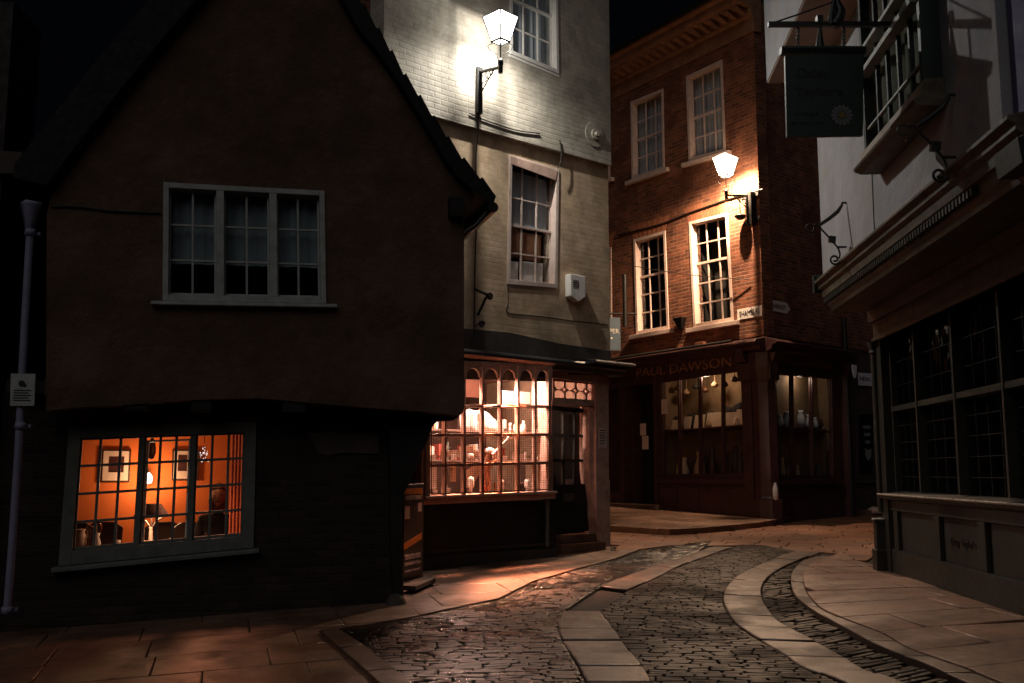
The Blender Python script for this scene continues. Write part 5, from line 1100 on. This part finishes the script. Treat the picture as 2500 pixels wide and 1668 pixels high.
# tables, chairs, glasses
def table(u, dpt, w_, label):
    p = gi(u, 1300, dpt); t = thing('dining_table', V((p.x, p.y, rz0)), label, 'table', 'tables inside the crooked window')
    a = (V((p.x,p.y,0))-GW.p0).dot(GW.e); mb = MB(); mb.box(GW, a-w_/2, a+w_/2, -dpt-.28, -dpt+.26, ztab-.03, ztab); mb.build('tabletop', M['wood'], t, bev=.005)
    for sx in (-1, 1):
        for sy in (-.22, .2): mb = MB(); x_ = a+sx*(w_/2-.05); mb.box(GW, x_-.02, x_+.02, -dpt+sy-.02, -dpt+sy+.02, rz0, ztab-.03); mb.build('leg', M['wood'], t)
    return t
table(370, .55, .75, 'dark wooden table under the table lamp'); table(225, .55, .7, 'dark wooden table in the bottom left of the window')
def chair(u, dpt, label, grp='chairs inside the crooked window'):
    p = gi(u, 1300, dpt); t = thing('dining_chair', V((p.x, p.y, rz0)), label, 'chair', grp); a = (V((p.x,p.y,0))-GW.p0).dot(GW.e)
    mb = MB(); mb.box(GW, a-.2, a+.2, -dpt-.2, -dpt+.2, ztab-.33, ztab-.28); mb.build('seat', M['wood'], t, bev=.01)
    mb = MB(); mb.prism(GW, [(a-.18, ztab-.1), (a+.18, ztab-.1), (a+.19, ztab+.15), (a+.10, ztab+.21), (a-.10, ztab+.21), (a-.19, ztab+.15)], -dpt-.2, -dpt-.16); mb.build('backrest', M['wood'], t, bev=.01)
    for sx in (-.17, .17):
        for sy in (-.18, .17): mb = MB(); mb.box(GW, a+sx-.016, a+sx+.016, -dpt+sy-.016, -dpt+sy+.016, rz0, ztab-(.1 if sy < 0 else .33)); mb.build('leg', M['wood'], t)
    return t
chair(397, 1.15, 'dark chair behind the table lamp'); chair(180, 1.1, 'dark chair at the left edge of the room'); chair(250, 1.35, 'dark chair against the orange back wall'); chair(465, .95, 'dark chair beside the seated person')
for i, (x, y, s_, lb) in enumerate(((335,1040,1,'tall wine glass at the left of the window table'),(400,1020,1.1,'wine glass beside the dark chair'),(1165,1130,.6,'small glass beside the seated person'),(1285,1160,.6,'small candle glass in front of the seated person'))):
    c = gi(*n3(x, y), .5); c.z = ztab; mb = MB(); mb.lathe(c, [(.001,0),(.03*s_,.002),(.006,.008),(.005,.07*s_),(.02*s_,.09*s_),(.036*s_,.12*s_),(.038*s_,.17*s_),(.03*s_,.22*s_),(.028*s_,.22*s_),(.034*s_,.17*s_),(.001,.1*s_)], 14)
    o = mb.build('wine_glass', M['glass_obj'], recalc=False); tag(o, lb, 'glass', 'glasses on the tables')
# ------------------------------------------------ the person at the window
pd = .85; hc = gi(*n3(1378, 870), pd); pr_ = thing('person', V((hc.x, hc.y, rz0)), 'person with long hair in dark clothes sitting behind the window looking out', 'person')
ex = GW.e; ny = GW.n; up_ = V((0,0,1))
def bodypt(x, y, z): return hc+ex*x+ny*y+up_*z
jn = {'pel':(0,-.04,-.72),'wst':(0,-.05,-.55),'chs':(0,-.04,-.35),'nck':(0,-.02,-.19),'hed':(0,-.005,-.10),'shl':(-.16,-.03,-.25),'ell':(-.20,.04,-.50),'wrl':(-.10,.24,-.58),'hal':(-.06,.30,-.58),'shr':(.16,-.03,-.25),'elr':(.20,.04,-.50),'wrr':(.10,.24,-.58),'har':(.06,.30,-.58),
      'hpl':(-.10,-.02,-.72),'knl':(-.12,.34,-.70),'anl':(-.12,.32,-1.05),'hpr':(.10,-.02,-.72),'knr':(.12,.34,-.70),'anr':(.12,.32,-1.05)}
rad = dict(pel=.15,wst=.125,chs=.14,nck=.052,hed=.06,shl=.062,ell=.044,wrl=.028,hal=.036,shr=.062,elr=.044,wrr=.028,har=.036,hpl=.09,knl=.065,anl=.04,hpr=.09,knr=.065,anr=.04)
def skin(name, keys, bones, parent, m, rad=rad, pts=None, lev=1):
    me = bpy.data.meshes.new(name); P_ = [pts[k] if pts else bodypt(*jn[k]) for k in keys]; o0 = ORG[parent.name]
    me.from_pydata([p-o0 for p in P_], [(keys.index(a), keys.index(b_)) for a, b_ in bones], []); o = bpy.data.objects.new(name, me); C.objects.link(o); me.materials.append(m)
    s_ = o.modifiers.new('skin', 'SKIN'); s_.use_smooth_shade = True
    for i, k_ in enumerate(keys): me.skin_vertices[0].data[i].radius = (rad[k_],)*2
    me.skin_vertices[0].data[0].use_root = True
    sb_ = o.modifiers.new('sub', 'SUBSURF'); sb_.levels = lev; sb_.render_levels = lev; o.parent = parent; ORG[o.name] = o0; return o
cloth = mat('dark_jacket', (.02,.015,.014), .9, .3, 8, .2, 40); skinm = mat('skin_tone', (.52,.27,.17), .6, .1, 10, 0)
keys = list(jn); skin('body', keys, [('pel','wst'),('wst','chs'),('chs','nck'),('nck','hed'),('chs','shl'),('shl','ell'),('ell','wrl'),('wrl','hal'),('chs','shr'),('shr','elr'),('elr','wrr'),('wrr','har'),('pel','hpl'),('hpl','knl'),('knl','anl'),('pel','hpr'),('hpr','knr'),('knr','anr')], pr_, cloth, lev=2)
# head with a face
mb = MB(); nu, nv = 28, 22
for j in range(nv+1):
    ph = pi*j/nv
    for i in range(nu):
        th = 2*pi*i/nu; x, y, z = sin(ph)*sin(th), sin(ph)*cos(th), cos(ph)      # y towards the street
        X, Y, Z = x*.074, y*.092, z*.118
        if z < 0: X *= 1-.32*(-z)**1.3; Y *= 1-.12*(-z)
        g_ = lambda cx_, cz_, s_: math.exp(-((x-cx_)**2+(z-cz_)**2)/s_)
        if y > 0: Y += .022*g_(0,-.12,.016)-.012*(g_(-.36,.08,.02)+g_(.36,.08,.02))+.006*g_(0,.28,.1)+.008*g_(0,-.5,.02)+.01*g_(0,-.85,.03)-.004*g_(0,-.62,.01)
        mb.v.append(bodypt(X, Y, Z))
for j in range(nv):
    for i in range(nu): mb.f.append([j*nu+i, j*nu+(i+1)%nu, (j+1)*nu+(i+1)%nu, (j+1)*nu+i]); mb.sm.append(True)
mb.build('head', skinm, pr_, recalc=True)
mb = MB()
for sx in (-1, 1): mb.lathe(bodypt(sx*.026, .076, .006), [(.001,-.006),(.010,-.003),(.011,0),(.010,.003),(.001,.006)], 8)
mb.box(GW, *(lambda a_: (a_-.02, a_+.02))((hc-GW.p0).dot(GW.e)), -pd+.072, -pd+.084, hc.z-.058, hc.z-.052); mb.build('features', M['wood'], pr_)
mb = MB()
for j in range(nv+1):
    ph = pi*.02+pi*.98*j/nv
    for i in range(nu):
        th = 2*pi*i/nu; x, y, z = sin(ph)*sin(th), sin(ph)*cos(th), cos(ph); zz = z if z > 0 else z*1.55
        face = y > .25 and z < .42
        k_ = .80 if face else 1.0; kx = 1.0 if z > -.2 else 1.1
        mb.v.append(bodypt(x*.094*k_*kx, (y*.104-.012)*(.55 if face else 1), zz*.13+.006)+noise.noise_vector(V((x*4, y*4, z*3)))*.006)
for j in range(nv):
    for i in range(nu): mb.f.append([j*nu+i, j*nu+(i+1)%nu, (j+1)*nu+(i+1)%nu, (j+1)*nu+i]); mb.sm.append(True)
mb.build('hair', mat('auburn_hair', (.16,.05,.02), .6, .4, 20, .3, 60, stretch=(1,1,.1)), pr_, recalc=True)
for s_, k_ in ((-1,'l'), (1,'r')):                 # hands resting together on the table edge
    pts = {'w': bodypt(s_*.09,.25,-.575), 'p': bodypt(s_*.055,.305,-.575)}
    kk, bb, rd_ = ['w','p'], [('w','p')], {'w':.024,'p':.028}
    for i in range(4):
        for j_ in range(1, 4):
            n_ = 'f%d%d' % (i, j_); L_ = (.03,.034,.032,.026)[i]; pts[n_] = bodypt(s_*(.055-.02*j_*.9)-.0, .305+(.028-.018*i)+.004*j_, -.575-.006*j_*j_); rd_[n_] = .0085-.0008*j_; kk.append(n_); bb.append(('p' if j_ == 1 else 'f%d%d' % (i, j_-1), n_))
    for j_ in (1, 2): n_ = 't%d' % j_; pts[n_] = bodypt(s_*(.07-.02*j_), .30+.02*j_, -.55+.004*j_); rd_[n_] = .0095; kk.append(n_); bb.append(('p' if j_ == 1 else 't1', n_))
    skin('hand', kk, bb, pr_, skinm, rad=rd_, pts=pts, lev=1)
table(517, .45, .5, 'small dark table in front of the seated person')

# ================================================================== goods in the lit shop window
def ci(u, v, d): a, z = CW.at(u, v, d); return CW.w(a, d, z), a, z
GR = 'goods in the lit bow window'
lightc = CW.w((wq[0][0]*.45+wq[1][0]*.55), -.75, zc-.12)
for i, (f_, dd, en) in enumerate(((.62,.12,230),(.20,.12,190),(.5,-.5,130))):
    a = wq[0][0]*(1-f_)+wq[1][0]*f_; c = CW.w(a, dd, zc-.03); sp_ = thing('ceiling_spotlight', c, ('brightest spotlight over the white display card','small spotlight over the left panes','spotlight further back in the middle of the shop')[i], 'lamp', 'ceiling spotlights in the shop')
    mb = MB(); mb.lathe(c-V((0,0,.06)), [(.001,0),(.04,.0),(.045,.02),(.03,.05),(.01,.06)], 12); mb.build('spot_head', glow('spot_glow', (1,.8,.66), 14), sp_)
    L = bpy.data.lights.new('spot', 'POINT'); L.energy = en; L.color = (1,.62,.49); L.shadow_soft_size = .05; lo_ = bpy.data.objects.new('lamp_light', L); C.objects.link(lo_); lo_.parent = sp_; lo_.location = (0,0,-.12)
_c = CW.w(wq[0][0]*.3+wq[1][0]*.7, .08, zc-.03); sp_ = thing('ceiling_spotlight', _c, 'added spotlight at the right end of the bow window to make the pavement pool', 'lamp', 'ceiling spotlights in the shop')
mb = MB(); mb.lathe(_c-V((0,0,.05)), [(.001,.01),(.03,.01),(.04,.03),(.025,.05),(.01,.055)], 12); mb.build('spot_head', M['black'], sp_)
L = bpy.data.lights.new('pavement_pool_beam', 'SPOT'); L.energy = 4200; L.color = (1,.34,.17); L.shadow_soft_size = .04; L.spot_size = radians(74); L.spot_blend = .9  # added lamp, put in to cast the warm pool outside the window
lo_ = bpy.data.objects.new('lamp_light', L); C.objects.link(lo_); lo_.parent = sp_; lo_.location = (0,0,-.08); _t = G(1320, 1412); lo_.rotation_euler = (V((_t.x, _t.y, .4))-_c).to_track_quat('-Z', 'Y').to_euler()
zsh = zs-.004
def frm(x, y): return (1040+x/4.481, 880+y/4.481)     # coordinates of the enlarged crop of the window
bk = ['book_red','book_tan','book_dark','book_white','book_green']
for n_, c_ in zip(bk, ((.30,.06,.04),(.42,.27,.16),(.06,.035,.03),(.62,.56,.50),(.10,.13,.10))): M[n_] = mat(n_, c_, .6, .2, 9, 0)
# open shelving with books behind the display
for r_, yy in enumerate((770, 1090)):
    p, a_, z_ = ci(*frm(600, yy), -.9); al_, ar_ = wq[0][0]+.05, wq[1][0]-.25
    o = thing('wall_shelf', CW.w((al_+ar_)/2, -.9, z_-.03), ('upper','lower')[r_]+' wooden shelf of books behind the shop window', 'shelf', 'shelves in the lit shop')
    mb = MB(); mb.box(CW, al_, ar_, -1.05, -.78, z_-.03, z_); mb.build('board', darkw, o)
    x = al_+.05; seq = {}
    while x < ar_-.1:
        if rnd.random() < .22: x += rnd.uniform(.06,.22); continue
        w_ = rnd.uniform(.02,.05); h_ = rnd.uniform(.16,.26); nm = rnd.choice(bk)
        mb = MB(); mb.box(CW, x, x+w_, -1.0, -.84, z_+.001, z_+h_)
        seq[nm] = seq.get(nm, 0)+1; tag(mb.build('book', M[nm], bev=.002), ('first','second','third','fourth','fifth','sixth','seventh','eighth','ninth','tenth','eleventh','twelfth','last')[min(12, seq[nm]-1)]+' '+{'book_red':'dark red book','book_tan':'tan book','book_dark':'almost black book','book_white':'cream white book','book_green':'grey green book'}[nm]+' along the '+('upper','lower')[r_]+' shop shelf', 'book', 'books on the shop shelves')
        x += w_+.004
# white display card at the top, cloth heap, card boxes
def card(x0, y0, x1, y1, d, th, m, name, label, cat='box'):
    (_, a0_, z0_), (_, a1_, z1_) = ci(*frm(x0, y1), d), ci(*frm(x1, y0), d)
    mb = MB(); mb.box(CW, a0_, a1_, d-th, d, z0_, z1_); return tag(mb.build(name, m, bev=.004), label, cat)
wh = mat('white_card', (.80,.72,.66), .7, .1, 5, 0)
card(835, 340, 985, 470, -.35, .03, wh, 'display_card', 'big white card glowing in the third top pane', 'card')
card(1000, 350, 1145, 472, -.36, .03, wh, 'display_card', 'big white card glowing in the fourth top pane', 'card')
card(420, 945, 520, 1080, -.1, .12, wh, 'gift_box', 'white upright gift box behind the grille')
card(520, 985, 592, 1080, -.1, .12, wh, 'gift_box', 'squat white gift box beside the upright one')
card(275, 985, 365, 1060, -.12, .10, wh, 'gift_box', 'pale box near the left mullion')
card(820, 650, 880, 745, -.1, .08, wh, 'gift_box', 'small white box on the upper ledge')
card(1005, 700, 1085, 775, -.1, .1, wh, 'toy_van', 'white box shaped like a little van on the upper ledge', 'toy')
card(810, 960, 865, 1040, -.15, .1, M['book_red'], 'gift_box', 'dull red box right of the figurine')
card(45, 1130, 120, 1410, .02, .05, wh, 'tall_card', 'tall pale card at the bottom left of the bow window', 'card')
card(290, 1130, 330, 1330, -.05, .05, M['book_tan'], 'tall_card', 'narrow tan card beside the left mullion', 'card')
card(1005, 1130, 1090, 1330, -.2, .02, M['curtain'], 'picture_card', 'greyish picture leaning in the bottom right panes', 'card')
p = [ci(*frm(x, y), -.02) for x, y in ((410,1230),(590,1120),(590,1240),(500,1400),(405,1395))]
tag(MB().prism(CW, [(a, z) for _, a, z in p], -.06, -.03).build('open_book', M['book_white']), 'pale slanted open book leaning beside the figurine', 'book')
# ledge shelves seen through the grille
for yy, lb in ((775,'upper glass ledge behind the grille'),(1095,'lower glass ledge behind the grille')):
    _, a_, z_ = ci(*frm(700, yy), 0); mb = MB(); mb.box(CW, wq[0][0]+.02, wq[1][0]-.02, -.15, .07, z_-.018, z_); tag(mb.build('window_ledge', wh), lb, 'shelf')
# draped cloth
mb = MB(); n_ = 26; top_ = [(370,520),(400,540),(440,545),(500,530),(545,550),(580,560),(600,530),(640,540),(690,580),(730,605),(770,660),(790,740)]
for i in range(n_+1):
    t = i/n_*(len(top_)-1); k_ = min(int(t), len(top_)-2); f_ = t-k_; x = top_[k_][0]*(1-f_)+top_[k_+1][0]*f_; y = top_[k_][1]*(1-f_)+top_[k_+1][1]*f_
    for j in range(5):
        yy = y+(768-y)*j/4; P_, a_, z_ = ci(*frm(x, yy), 0); mb.v.append(CW.w(a_, -.02+.02*sin(i*1.4+j*.4)+.03*j/4, z_))
for i in range(n_):
    for j in range(4): mb.f.append([i*5+j, i*5+j+1, (i+1)*5+j+1, (i+1)*5+j]); mb.sm.append(True)
o = mb.build('draped_cloth', wh, recalc=False); so_ = o.modifiers.new('t', 'SOLIDIFY'); so_.thickness = .01; tag(o, 'heap of white cloth draped over the upper ledge', 'cloth')
# small busts on the sill and the white haired figurine
def bust(x, y, s_, label):
    P_, a_, z_ = ci(*frm(x, y), .08); t = thing('small_bust', V((P_.x, P_.y, zsh)), label, 'ornament', 'small white busts on the shop sill'); c = V((P_.x, P_.y, zsh))
    mb = MB(); mb.lathe(c, [(.001,0),(.03*s_,0),(.028*s_,.01),(.012*s_,.03),(.015*s_,.055*s_),(.03*s_,.065*s_),(.034*s_,.09*s_),(.03*s_,.12*s_),(.033*s_,.14*s_),(.025*s_,.165*s_),(.001,.175*s_)], 12); mb.build('head', wh, t); return t
bust(490, 1380, 1.3, 'small white bust left of the figurine'); bust(825, 1370, 1.1, 'small pinkish bust in the middle of the sill'); bust(1105, 1360, 1.1, 'small white bust at the right of the sill')
P_, a_, z_ = ci(*frm(655, 1100), .05); fg = thing('figurine', V((P_.x, P_.y, zsh)), 'tall costumed figurine with white hair holding a wand', 'figurine')
F0 = V((P_.x, P_.y, zsh)); hz = CW.at(*frm(700, 1000), .05)[1]-zsh; e_ = CW.e
pts = {'a': F0+V((0,0,.03)), 'b': F0+V((0,0,hz*.35)), 'c': F0+V((0,0,hz*.72)), 'n': F0+e_*.02+V((0,0,hz*.86)), 'h': F0+e_*.06+V((0,0,hz*.99)), 'l': F0-e_*.05+V((0,0,hz*.62)), 'm': F0-e_*.09+CW.n*.03+V((0,0,hz*.42)), 'r': F0+e_*.09+V((0,0,hz*.66)), 's': F0+e_*.17+CW.n*.03+V((0,0,hz*.82))}
skin('body', list(pts), [('a','b'),('b','c'),('c','n'),('n','h'),('c','l'),('l','m'),('c','r'),('r','s')], fg, mat('costume_brown', (.20,.07,.03), .7, .5, 30, 0), rad=dict(a=.09,b=.06,c=.06,n=.03,h=.05,l=.03,m=.018,r=.03,s=.018), pts=pts, lev=2)
mb = MB(); mb.lathe(pts['h']+V((0,0,.0)), [(.001,-.02),(.06,-.01),(.07,.02),(.055,.05),(.001,.065)], 14); mb.build('hair', wh, fg)
w0, w1_ = ci(*frm(725, 1030), .12)[0], ci(*frm(905, 840), .12)[0]; mb = MB(); mb.tube([w0, w0+(w1_-w0)*.2, w1_], .012, 6, rr=[.02,.014,.006]); mb.build('wand', wh, fg)
mb = MB(); p0_ = ci(*frm(45, 1045), -.05)[1:]; p1_ = ci(*frm(330, 1045), -.05)[1:]
for x0_, x1_ in ((70,110),(300,345)): a0_ = ci(*frm(x0_,1090), -.05)[1]; mb.box(CW, a0_, a0_+.02, -.09, -.05, p0_[1]-.1, p0_[1])
mb.box(CW, p0_[0], p1_[0], -.15, -.02, p0_[1]-.015, p0_[1]); tag(mb.build('doll_table', M['book_tan']), 'tiny display table near the left mullion', 'toy')
# ------------------------------------------------ goods in the corner shop windows
M['dim_card'] = mat('dim_card', (.80,.62,.46), .8, .15, 5, 0)
q = wl; zm = ((q[3][1]-.1)+(max(q[0][1], q[1][1])+.1))/2-.05; lo_ = []
for i, (u0, w_) in enumerate(((1692,24),(1722,40),(1768,24),(1795,28),(1668,18),(1640,18))):
    a0_ = DL.at(u0, 1010, -.36)[0]; h_ = (.30,.33,.31,.36,.28,.22)[i]; w2 = w_*.0135
    mb = MB(); z_ = zm+.001; p4 = [(a0_, z_), (a0_+w2, z_), (a0_+w2+.07, z_+h_), (a0_+.07, z_+h_)]; mb.prism(DL, p4, -.36+.006*i, -.357+.006*i)
    tag(mb.build('display_card', M['dim_card']), ('pale card left of the widest card on the shop shelf','widest pale card on the corner shop shelf','narrow card right of the widest card','pale card at the right end by the corner pillar','slim card third from the left end','low card at the left end of the shelf')[i], 'card', 'cards on the corner shop shelf')
for i in range(2):
    W_, q = ((DL, wl), (DR, wr))[i]; c = W_.w((q[0][0]+q[1][0])/2, (-.17, -.15)[i], max(q[0][1], q[1][1])-.02)
    o = thing('shelf_light', c, ('dim warm strip light above the cards in the corner shop','dim strip light above the glassware on the square side')[i], 'lamp'); mb = MB(); mb.box(W_, q[0][0]+.2, q[1][0]-.2, (-.19,-.17)[i], (-.15,-.13)[i], c.z+.06, c.z+.085); mb.build('tube', glow('strip_glow', (1,.66,.35), (.5,.35)[i]), o)
    L = bpy.data.lights.new('shelf', 'POINT'); L.energy = (26, 9)[i]; L.color = (1,.66,.42) if i == 0 else (1,.75,.55); L.shadow_soft_size = .1; l_ = bpy.data.objects.new('lamp_light', L); C.objects.link(l_); l_.parent = o; l_.location = (0,0,-.05)
q = wr; zm2 = ((q[3][1]-.1)+(max(q[0][1], q[1][1])+.1))/2-.05
for i, u in enumerate((1905, 1922, 1955, 1975, 1990)):
    a0_ = DR.at(u, 1020, -.3)[0]; c = DR.w(a0_, -.3, zm2+.001); s_ = (1,1.3,1.5,1.2,1)[i]; mb = MB(); mb.lathe(c, [(.001,0),(.05*s_,0),(.07*s_,.08*s_),(.05*s_,.18*s_),(.03*s_,.22*s_),(.045*s_,.26*s_),(.001,.2*s_)], 14)
    tag(mb.build('glass_vase', M['curtain']), ('small pale vase nearest the corner column','second pale vase from the corner column','widest pale vase on the shelf','pale vase right of the widest','last pale vase before the dark jar')[i], 'vase', 'vases on the square side shelf')
c = DR.w(DR.at(2013, 1020, -.3)[0], -.3, zm2+.001); mb = MB(); mb.lathe(c, [(.001,0),(.16,0),(.18,.1),(.15,.36),(.1,.42),(.001,.43)], 16); tag(mb.build('dark_jar', M['wood']), 'squat dark jar at the right of the square side shelf', 'jar')
# dark goods massed on the back wall above the cards
for i, (u, s_) in enumerate(((1650,.42),(1690,.5),(1735,.55),(1780,.6),(1810,.7))):
    a0_ = DL.at(u, 980, -.58)[0]; c = DL.w(a0_, -.58, zm+.001); mb = MB(); mb.lathe(c, [(.001,0),(.2*s_,0),(.24*s_,.3*s_),(.26*s_,.52*s_),(.2*s_,.68*s_),(.1*s_,.72*s_),(.001,.73*s_)], 12)
    for v_ in mb.v: v_ += noise.noise_vector(v_*7)*.05
    tag(mb.build('felt_hat', M['darkroom']), ('first','second','third','fourth','fifth')[i]+' dark lumpy hat from the shop door behind the cards', 'hat', 'dark hats behind the cards')

# small pale goods crowding the ledges of the bow window
ordn = ['first','second','third','fourth','fifth','sixth','seventh','eighth','ninth','tenth','eleventh','twelfth','thirteenth','fourteenth']
led = {'upper ledge': (775, 395, 1320), 'lower ledge': (1095, 60, 1320), 'sill': (None, 60, 1320)}
for nm, (yy, x0, x1) in led.items():
    for i in range(13):
        x = x0+(x1-x0)*(i+.5)/13+rnd.uniform(-14, 14)
        _, a_, z_ = ci(*frm(x, yy or 1390), .04); z_ = (CW.at(*frm(700, yy), 0)[1]+.001) if yy else zsh
        dd = rnd.uniform(-.13, .06) if yy else rnd.uniform(-.20, .12); c = CW.w(a_, dd, z_); s_ = rnd.uniform(.7, 1.25); k_ = i % 4; mb = MB(); m_ = wh if rnd.random() < .6 else M[rnd.choice(bk)]
        if k_ == 0: mb.lathe(c, [(.001,0),(.02*s_,0),(.042*s_,.03),(.045*s_,.075*s_),(.04*s_,.078*s_),(.02*s_,.02),(.001,.02)], 12); nn = 'cup'
        elif k_ == 1: mb.lathe(c, [(.001,0),(.026*s_,0),(.034*s_,.04*s_),(.03*s_,.09*s_),(.013*s_,.12*s_),(.02*s_,.15*s_),(.001,.15*s_)], 12); nn = 'little_vase'
        elif k_ == 2: mb.box(CW, a_-.045*s_, a_+.045*s_, dd-.03, dd+.03, z_, z_+.10*s_); nn = 'small_box'
        else: mb.lathe(c, [(.001,0),(.028*s_,.0),(.024*s_,.05*s_),(.012*s_,.07*s_),(.024*s_,.09*s_),(.026*s_,.11*s_),(.018*s_,.135*s_),(.001,.14*s_)], 10); nn = 'little_figure'
        tag(mb.build(nn, m_, bev=.002 if k_ == 2 else 0), ('pale ' if m_ is wh else 'coloured ')+nn.replace('_', ' ')+', '+ordn[i]+' piece from the left on the '+nm+' of the bow window', nn.split('_')[-1], 'little goods on the bow window ledges')
# more goods in the corner shop
q = wl; z0_ = q[3][1]-.1
for r_, (zz, cnt, hh) in enumerate(((zm+.001, 3, .20), (z0_+.001, 13, .62))):
    for i in range(cnt):
        f_ = (i+.6)/(cnt+.3); a_ = q[3][0]*(1-f_)+q[2][0]*f_; dd = rnd.uniform(-.62, -.36) if r_ else rnd.uniform(-.34, -.24); s_ = rnd.uniform(.8, 1.15); c = DL.w(a_, dd, zz)
        mb = MB(); R = (.07 if r_ == 0 else .12)*rnd.uniform(.7,1.1)
        s_ *= rnd.uniform(.6,1.3); mb.lathe(c, [(.001,0),(R*.8,0),(R,.25*hh*s_),(R*.9,.55*hh*s_),(R*.45,.8*hh*s_),(R*.55,hh*s_),(.001,hh*s_)], 12)
        tag(mb.build('jar' if r_ == 0 else 'tall_pot', (M['dim_card'], M['wood'], M['book_tan'], M['book_dark'])[rnd.randrange(4)]), ordn[i]+(' jar from the left in front of the cards' if r_ == 0 else ' tall pot from the left in the lower corner shop window'), 'jar' if r_ == 0 else 'pot', 'jars by the cards' if r_ == 0 else 'pots in the lower corner window')

def small(nm, x, y, prof, m, label, cat, n=14, d=.42):
    c = gi(*n3(x, y), d); c.z = ztab+.001; mb = MB(); mb.lathe(c, prof, n); tag(mb.build(nm, m), label, cat)
small('water_jug', 255, 1180, [(.001,0),(.045,0),(.06,.06),(.05,.13),(.035,.16),(.045,.19),(.001,.17)], M['sash'], 'pale water jug at the bottom left of the crooked window', 'jug')
small('flower_vase', 390, 1180, [(.001,0),(.03,0),(.04,.05),(.022,.12),(.03,.15),(.001,.15)], wh, 'white vase beside the pale jug', 'vase')
small('candle', 1000, 1180, [(.001,0),(.02,0),(.02,.09),(.004,.095),(.001,.12)], M['sash'], 'short candle right of the table lamp', 'candle')
small('bread_basket', 770, 1200, [(.001,0),(.07,0),(.09,.05),(.08,.055),(.04,.07),(.001,.075)], M['book_tan'], 'small round basket left of the table lamp foot', 'basket')
small('tumbler', 560, 1190, [(.001,0),(.026,0),(.032,.08),(.03,.08),(.001,.01)], M['sash'], 'small pale tumbler near the first mullion', 'glass')

cable(smoothpts([GU.w(*(lambda q: (q[0], .012, q[1]))(GU.at(u, v))) for u, v in ((124,505),(190,506),(260,515),(330,519),(392,521))]), .009, 'thin dark wire along the brown gable wall left of its window')

c = DL.w(DL.at(1658, 776, .1)[0], .0, DL.at(1658, 804, .1)[1]); a_ = DL.at(1658, 776, .1)[0]; mb = MB(); z1_ = DL.at(1658, 776, .1)[1]; z0_ = c.z
mb.hexa([DL.w(a_-.04,.08,z0_), DL.w(a_+.04,.08,z0_), DL.w(a_+.15,.18,z1_), DL.w(a_-.15,.18,z1_), DL.w(a_-.04,.0,z0_), DL.w(a_+.04,.0,z0_), DL.w(a_+.15,.0,z1_), DL.w(a_-.15,.0,z1_)])
tag(mb.build('rain_hopper', M['black'], bev=.01), 'small black tapered rain hopper between the two bright sash windows', 'hopper')
p = DL.at(1705, 846, .3); mb = MB(); mb.box(DL, p[0]-.12, p[0]+.12, .18, .29, zk+.055, zk+.14); tag(mb.build('loose_brick', M['gauged'], bev=.008), 'loose pale brick lying on the ledge over the maroon shopfront', 'brick')
mb = MB(); pts = [CW.w(*(lambda q: (q[0], .002, q[1]))(CW.at(u, v))) for u, v in ((1240,700),(1241,740),(1239,763),(1290,770),(1345,776),(1400,784),(1440,788),(1483,793))]
mb.tube(smoothpts(pts), .006, 5); mb.build('wall_crack', M['cable'], ch)

# hanging goods along the head of the corner shop windows, small dark stock on the square side
for i in range(9):
    f_ = (i+.5)/9; q = wl; a_ = q[0][0]*(1-f_)+q[1][0]*f_; z_ = q[0][1]*(1-f_)+q[1][1]*f_-.04; L_ = rnd.uniform(.16, .34); c = DL.w(a_, -.42, z_-L_); mb = MB()
    mb.lathe(c, [(.001,0),(.05,.01),(.085,.05),(.06,.10),(.02,.13),(.006,.15),(.004,L_+.05)], 10)
    tag(mb.build('hanging_ornament', (M['wood'], M['book_tan'], M['darkroom'])[i % 3]), ordn[i]+' ornament from the left hanging at the head of the corner shop window', 'ornament', 'hanging ornaments in the corner shop')
for i in range(8):
    f_ = (i+.6)/8.4; q = wr; a_ = q[3][0]*(1-f_)+q[2][0]*f_; h_ = rnd.uniform(.28, .6); c = DR.w(a_, -.25, z0_+.001+0*i); c.z = q[3][1]-.099; mb = MB(); R = rnd.uniform(.06,.10)
    mb.lathe(c, [(.001,0),(R*.9,0),(R,.3*h_),(R*.8,.6*h_),(R*.4,.8*h_),(R*.5,h_),(.001,h_)], 12)
    tag(mb.build('tall_pot', (M['wood'], M['soot'], M['book_dark'], M['book_tan'])[rnd.randrange(4)]), ordn[i]+' tall pot from the left in the lower window on the square side', 'pot', 'pots in the lower square side window')
